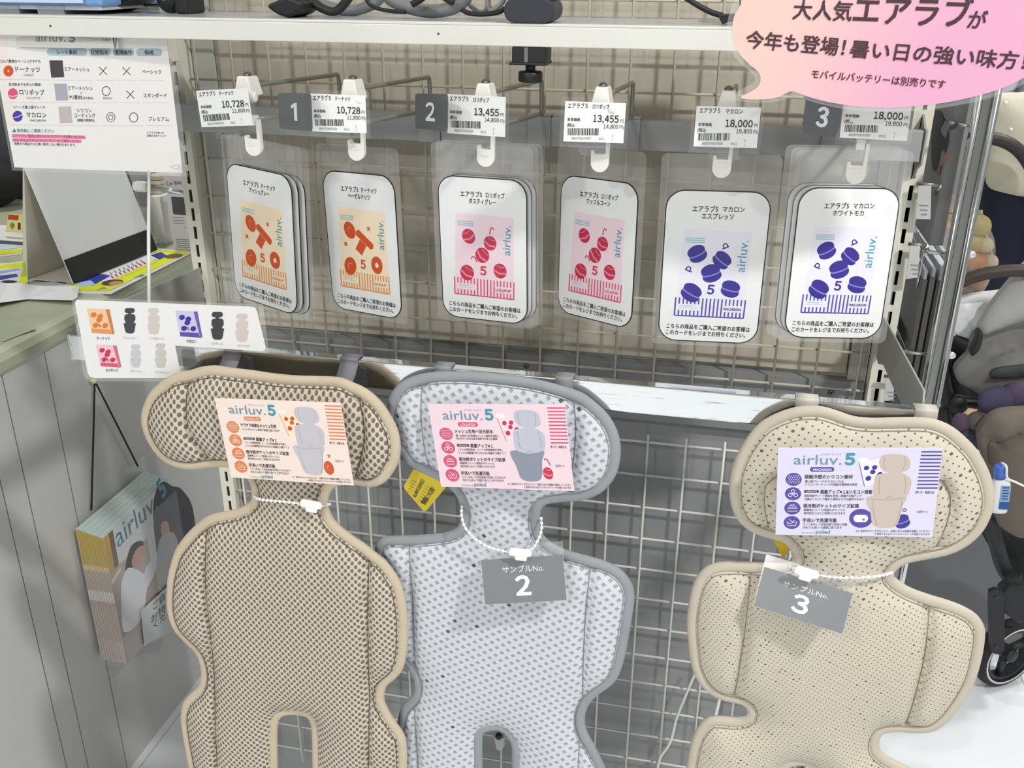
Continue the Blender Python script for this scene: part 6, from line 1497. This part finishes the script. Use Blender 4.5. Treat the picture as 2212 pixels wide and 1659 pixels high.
# ================================================================== person behind the stroller
def skin(name, nodes, edges, mat, parent, sub=2):
    me = bpy.data.meshes.new(name); inv = WORLD[parent.name].inverted()
    me.from_pydata([tuple(inv @ Vector(p)) for p, r in nodes], edges, []); me.materials.append(mat)
    o = bpy.data.objects.new(name, me); COL.objects.link(o); o.parent = parent; WORLD[o.name] = WORLD[parent.name]
    sk = o.modifiers.new('skin', 'SKIN'); sk.use_smooth_shade = True
    for i, (p, r) in enumerate(nodes):
        r = r if hasattr(r, '__len__') else (r, r); me.skin_vertices[0].data[i].radius = r
    me.skin_vertices[0].data[0].use_root = True
    ss = o.modifiers.new('sub', 'SUBSURF'); ss.levels = sub; ss.render_levels = sub
    return o
bx, by = 1.235, 2.16
PR = thing('person', 'person in navy trousers and pale grey top standing behind the stroller', 'person', (bx, by, 0))
SK = M('#d9b098', .55)
B = [((bx, by, .92), (.13, .10)), ((bx, by, 1.08), (.12, .09)), ((bx, by, 1.24), (.14, .095)), ((bx, by + .01, 1.36), (.10, .07)), ((bx, by, 1.42), (.05, .05)), ((bx, by - .01, 1.50), (.065, .075)), ((bx, by - .015, 1.58), (.072, .085)), ((bx, by, 1.63), (.045, .05)),
     ((bx - .085, by, .86), .085), ((bx - .09, by - .01, .47), .058), ((bx - .09, by + .01, .09), .042), ((bx - .09, by - .09, .030), .018),
     ((bx + .085, by, .86), .085), ((bx + .09, by - .01, .47), .058), ((bx + .09, by + .01, .09), .042), ((bx + .09, by - .09, .030), .018),
     ((bx - .17, by, 1.33), .055), ((bx - .215, by - .03, 1.08), .040), ((bx - .17, by - .20, .98), .030), ((bx - .15, by - .27, .97), .026),
     ((bx + .17, by, 1.33), .055), ((bx + .215, by - .03, 1.08), .040), ((bx + .17, by - .20, .98), .030), ((bx + .15, by - .27, .97), .026)]
E_ = [(0, 1), (1, 2), (2, 3), (3, 4), (4, 5), (5, 6), (6, 7), (0, 8), (8, 9), (9, 10), (10, 11), (0, 12), (12, 13), (13, 14), (14, 15), (3, 16), (16, 17), (17, 18), (18, 19), (3, 20), (20, 21), (21, 22), (22, 23)]
for s in (-1, 1):
    w0 = np.array(B[19 if s < 0 else 23][0]); wi = 19 if s < 0 else 23
    for k in range(5):
        ln = (.045, .065, .07, .066, .05)[k]; d0 = w0 + np.array([(-.022 + .011 * k) * 1.0, -.035 if k else -.01, 0]); d1 = d0 + np.array([(-.02 if k == 0 else 0) * s * -1, -ln * .6, -.006]); d2 = d1 + np.array([0, -ln * .25, -ln * .35])
        i0 = len(B); B += [(tuple(d0), .0095), (tuple(d1), .0085), (tuple(d2), .007)]; E_ += [(wi, i0), (i0, i0 + 1), (i0 + 1, i0 + 2)]
skin('body', B, E_, SK, PR)
skin('trousers', [((bx, by, .96), (.155, .125)), ((bx - .088, by, .84), .115), ((bx - .092, by, .47), .092), ((bx - .092, by + .01, .10), .082), ((bx + .088, by, .84), .115), ((bx + .092, by, .47), .092), ((bx + .092, by + .01, .10), .082)], [(0, 1), (1, 2), (2, 3), (0, 4), (4, 5), (5, 6)], M('#1e2236', .85), PR)
skin('shirt', [((bx, by, 1.0), (.165, .135)), ((bx, by, 1.2), (.165, .12)), ((bx, by + .01, 1.355), (.115, .085)), ((bx - .175, by, 1.325), .072), ((bx - .218, by - .03, 1.10), .058), ((bx + .175, by, 1.325), .072), ((bx + .218, by - .03, 1.10), .058)], [(0, 1), (1, 2), (2, 3), (3, 4), (2, 5), (5, 6)], M('#b9bfca', .8), PR)
mb = MB(); mb.ball((bx, by + .015, 1.575), (.098, .112, .118), 20); mb.ball((bx, by + .07, 1.47), (.075, .05, .12), 16); mb.build('hair', M('#241c19', .6), PR)
mb = MB()
for s in (-1, 1): mb.ball((bx + s * .032, by - .098, 1.545), (.011, .006, .008), 10, 0)
mb.ball((bx, by - .108, 1.515), (.012, .014, .018), 10, 1); mb.ball((bx, by - .098, 1.475), (.022, .008, .006), 10, 2); mb.build('face', [M('#2a2320', .4), SK, M('#b0645c', .5)], PR)
for s in (-1, 1):
    mb = MB(); mb.ball((bx + s * .092, by - .045, .04), (.052, .135, .042), 16); mb.v = [(x, y, max(z, .002)) for x, y, z in mb.v]; mb.build('shoe', M('#c9c7ac', .6), PR)
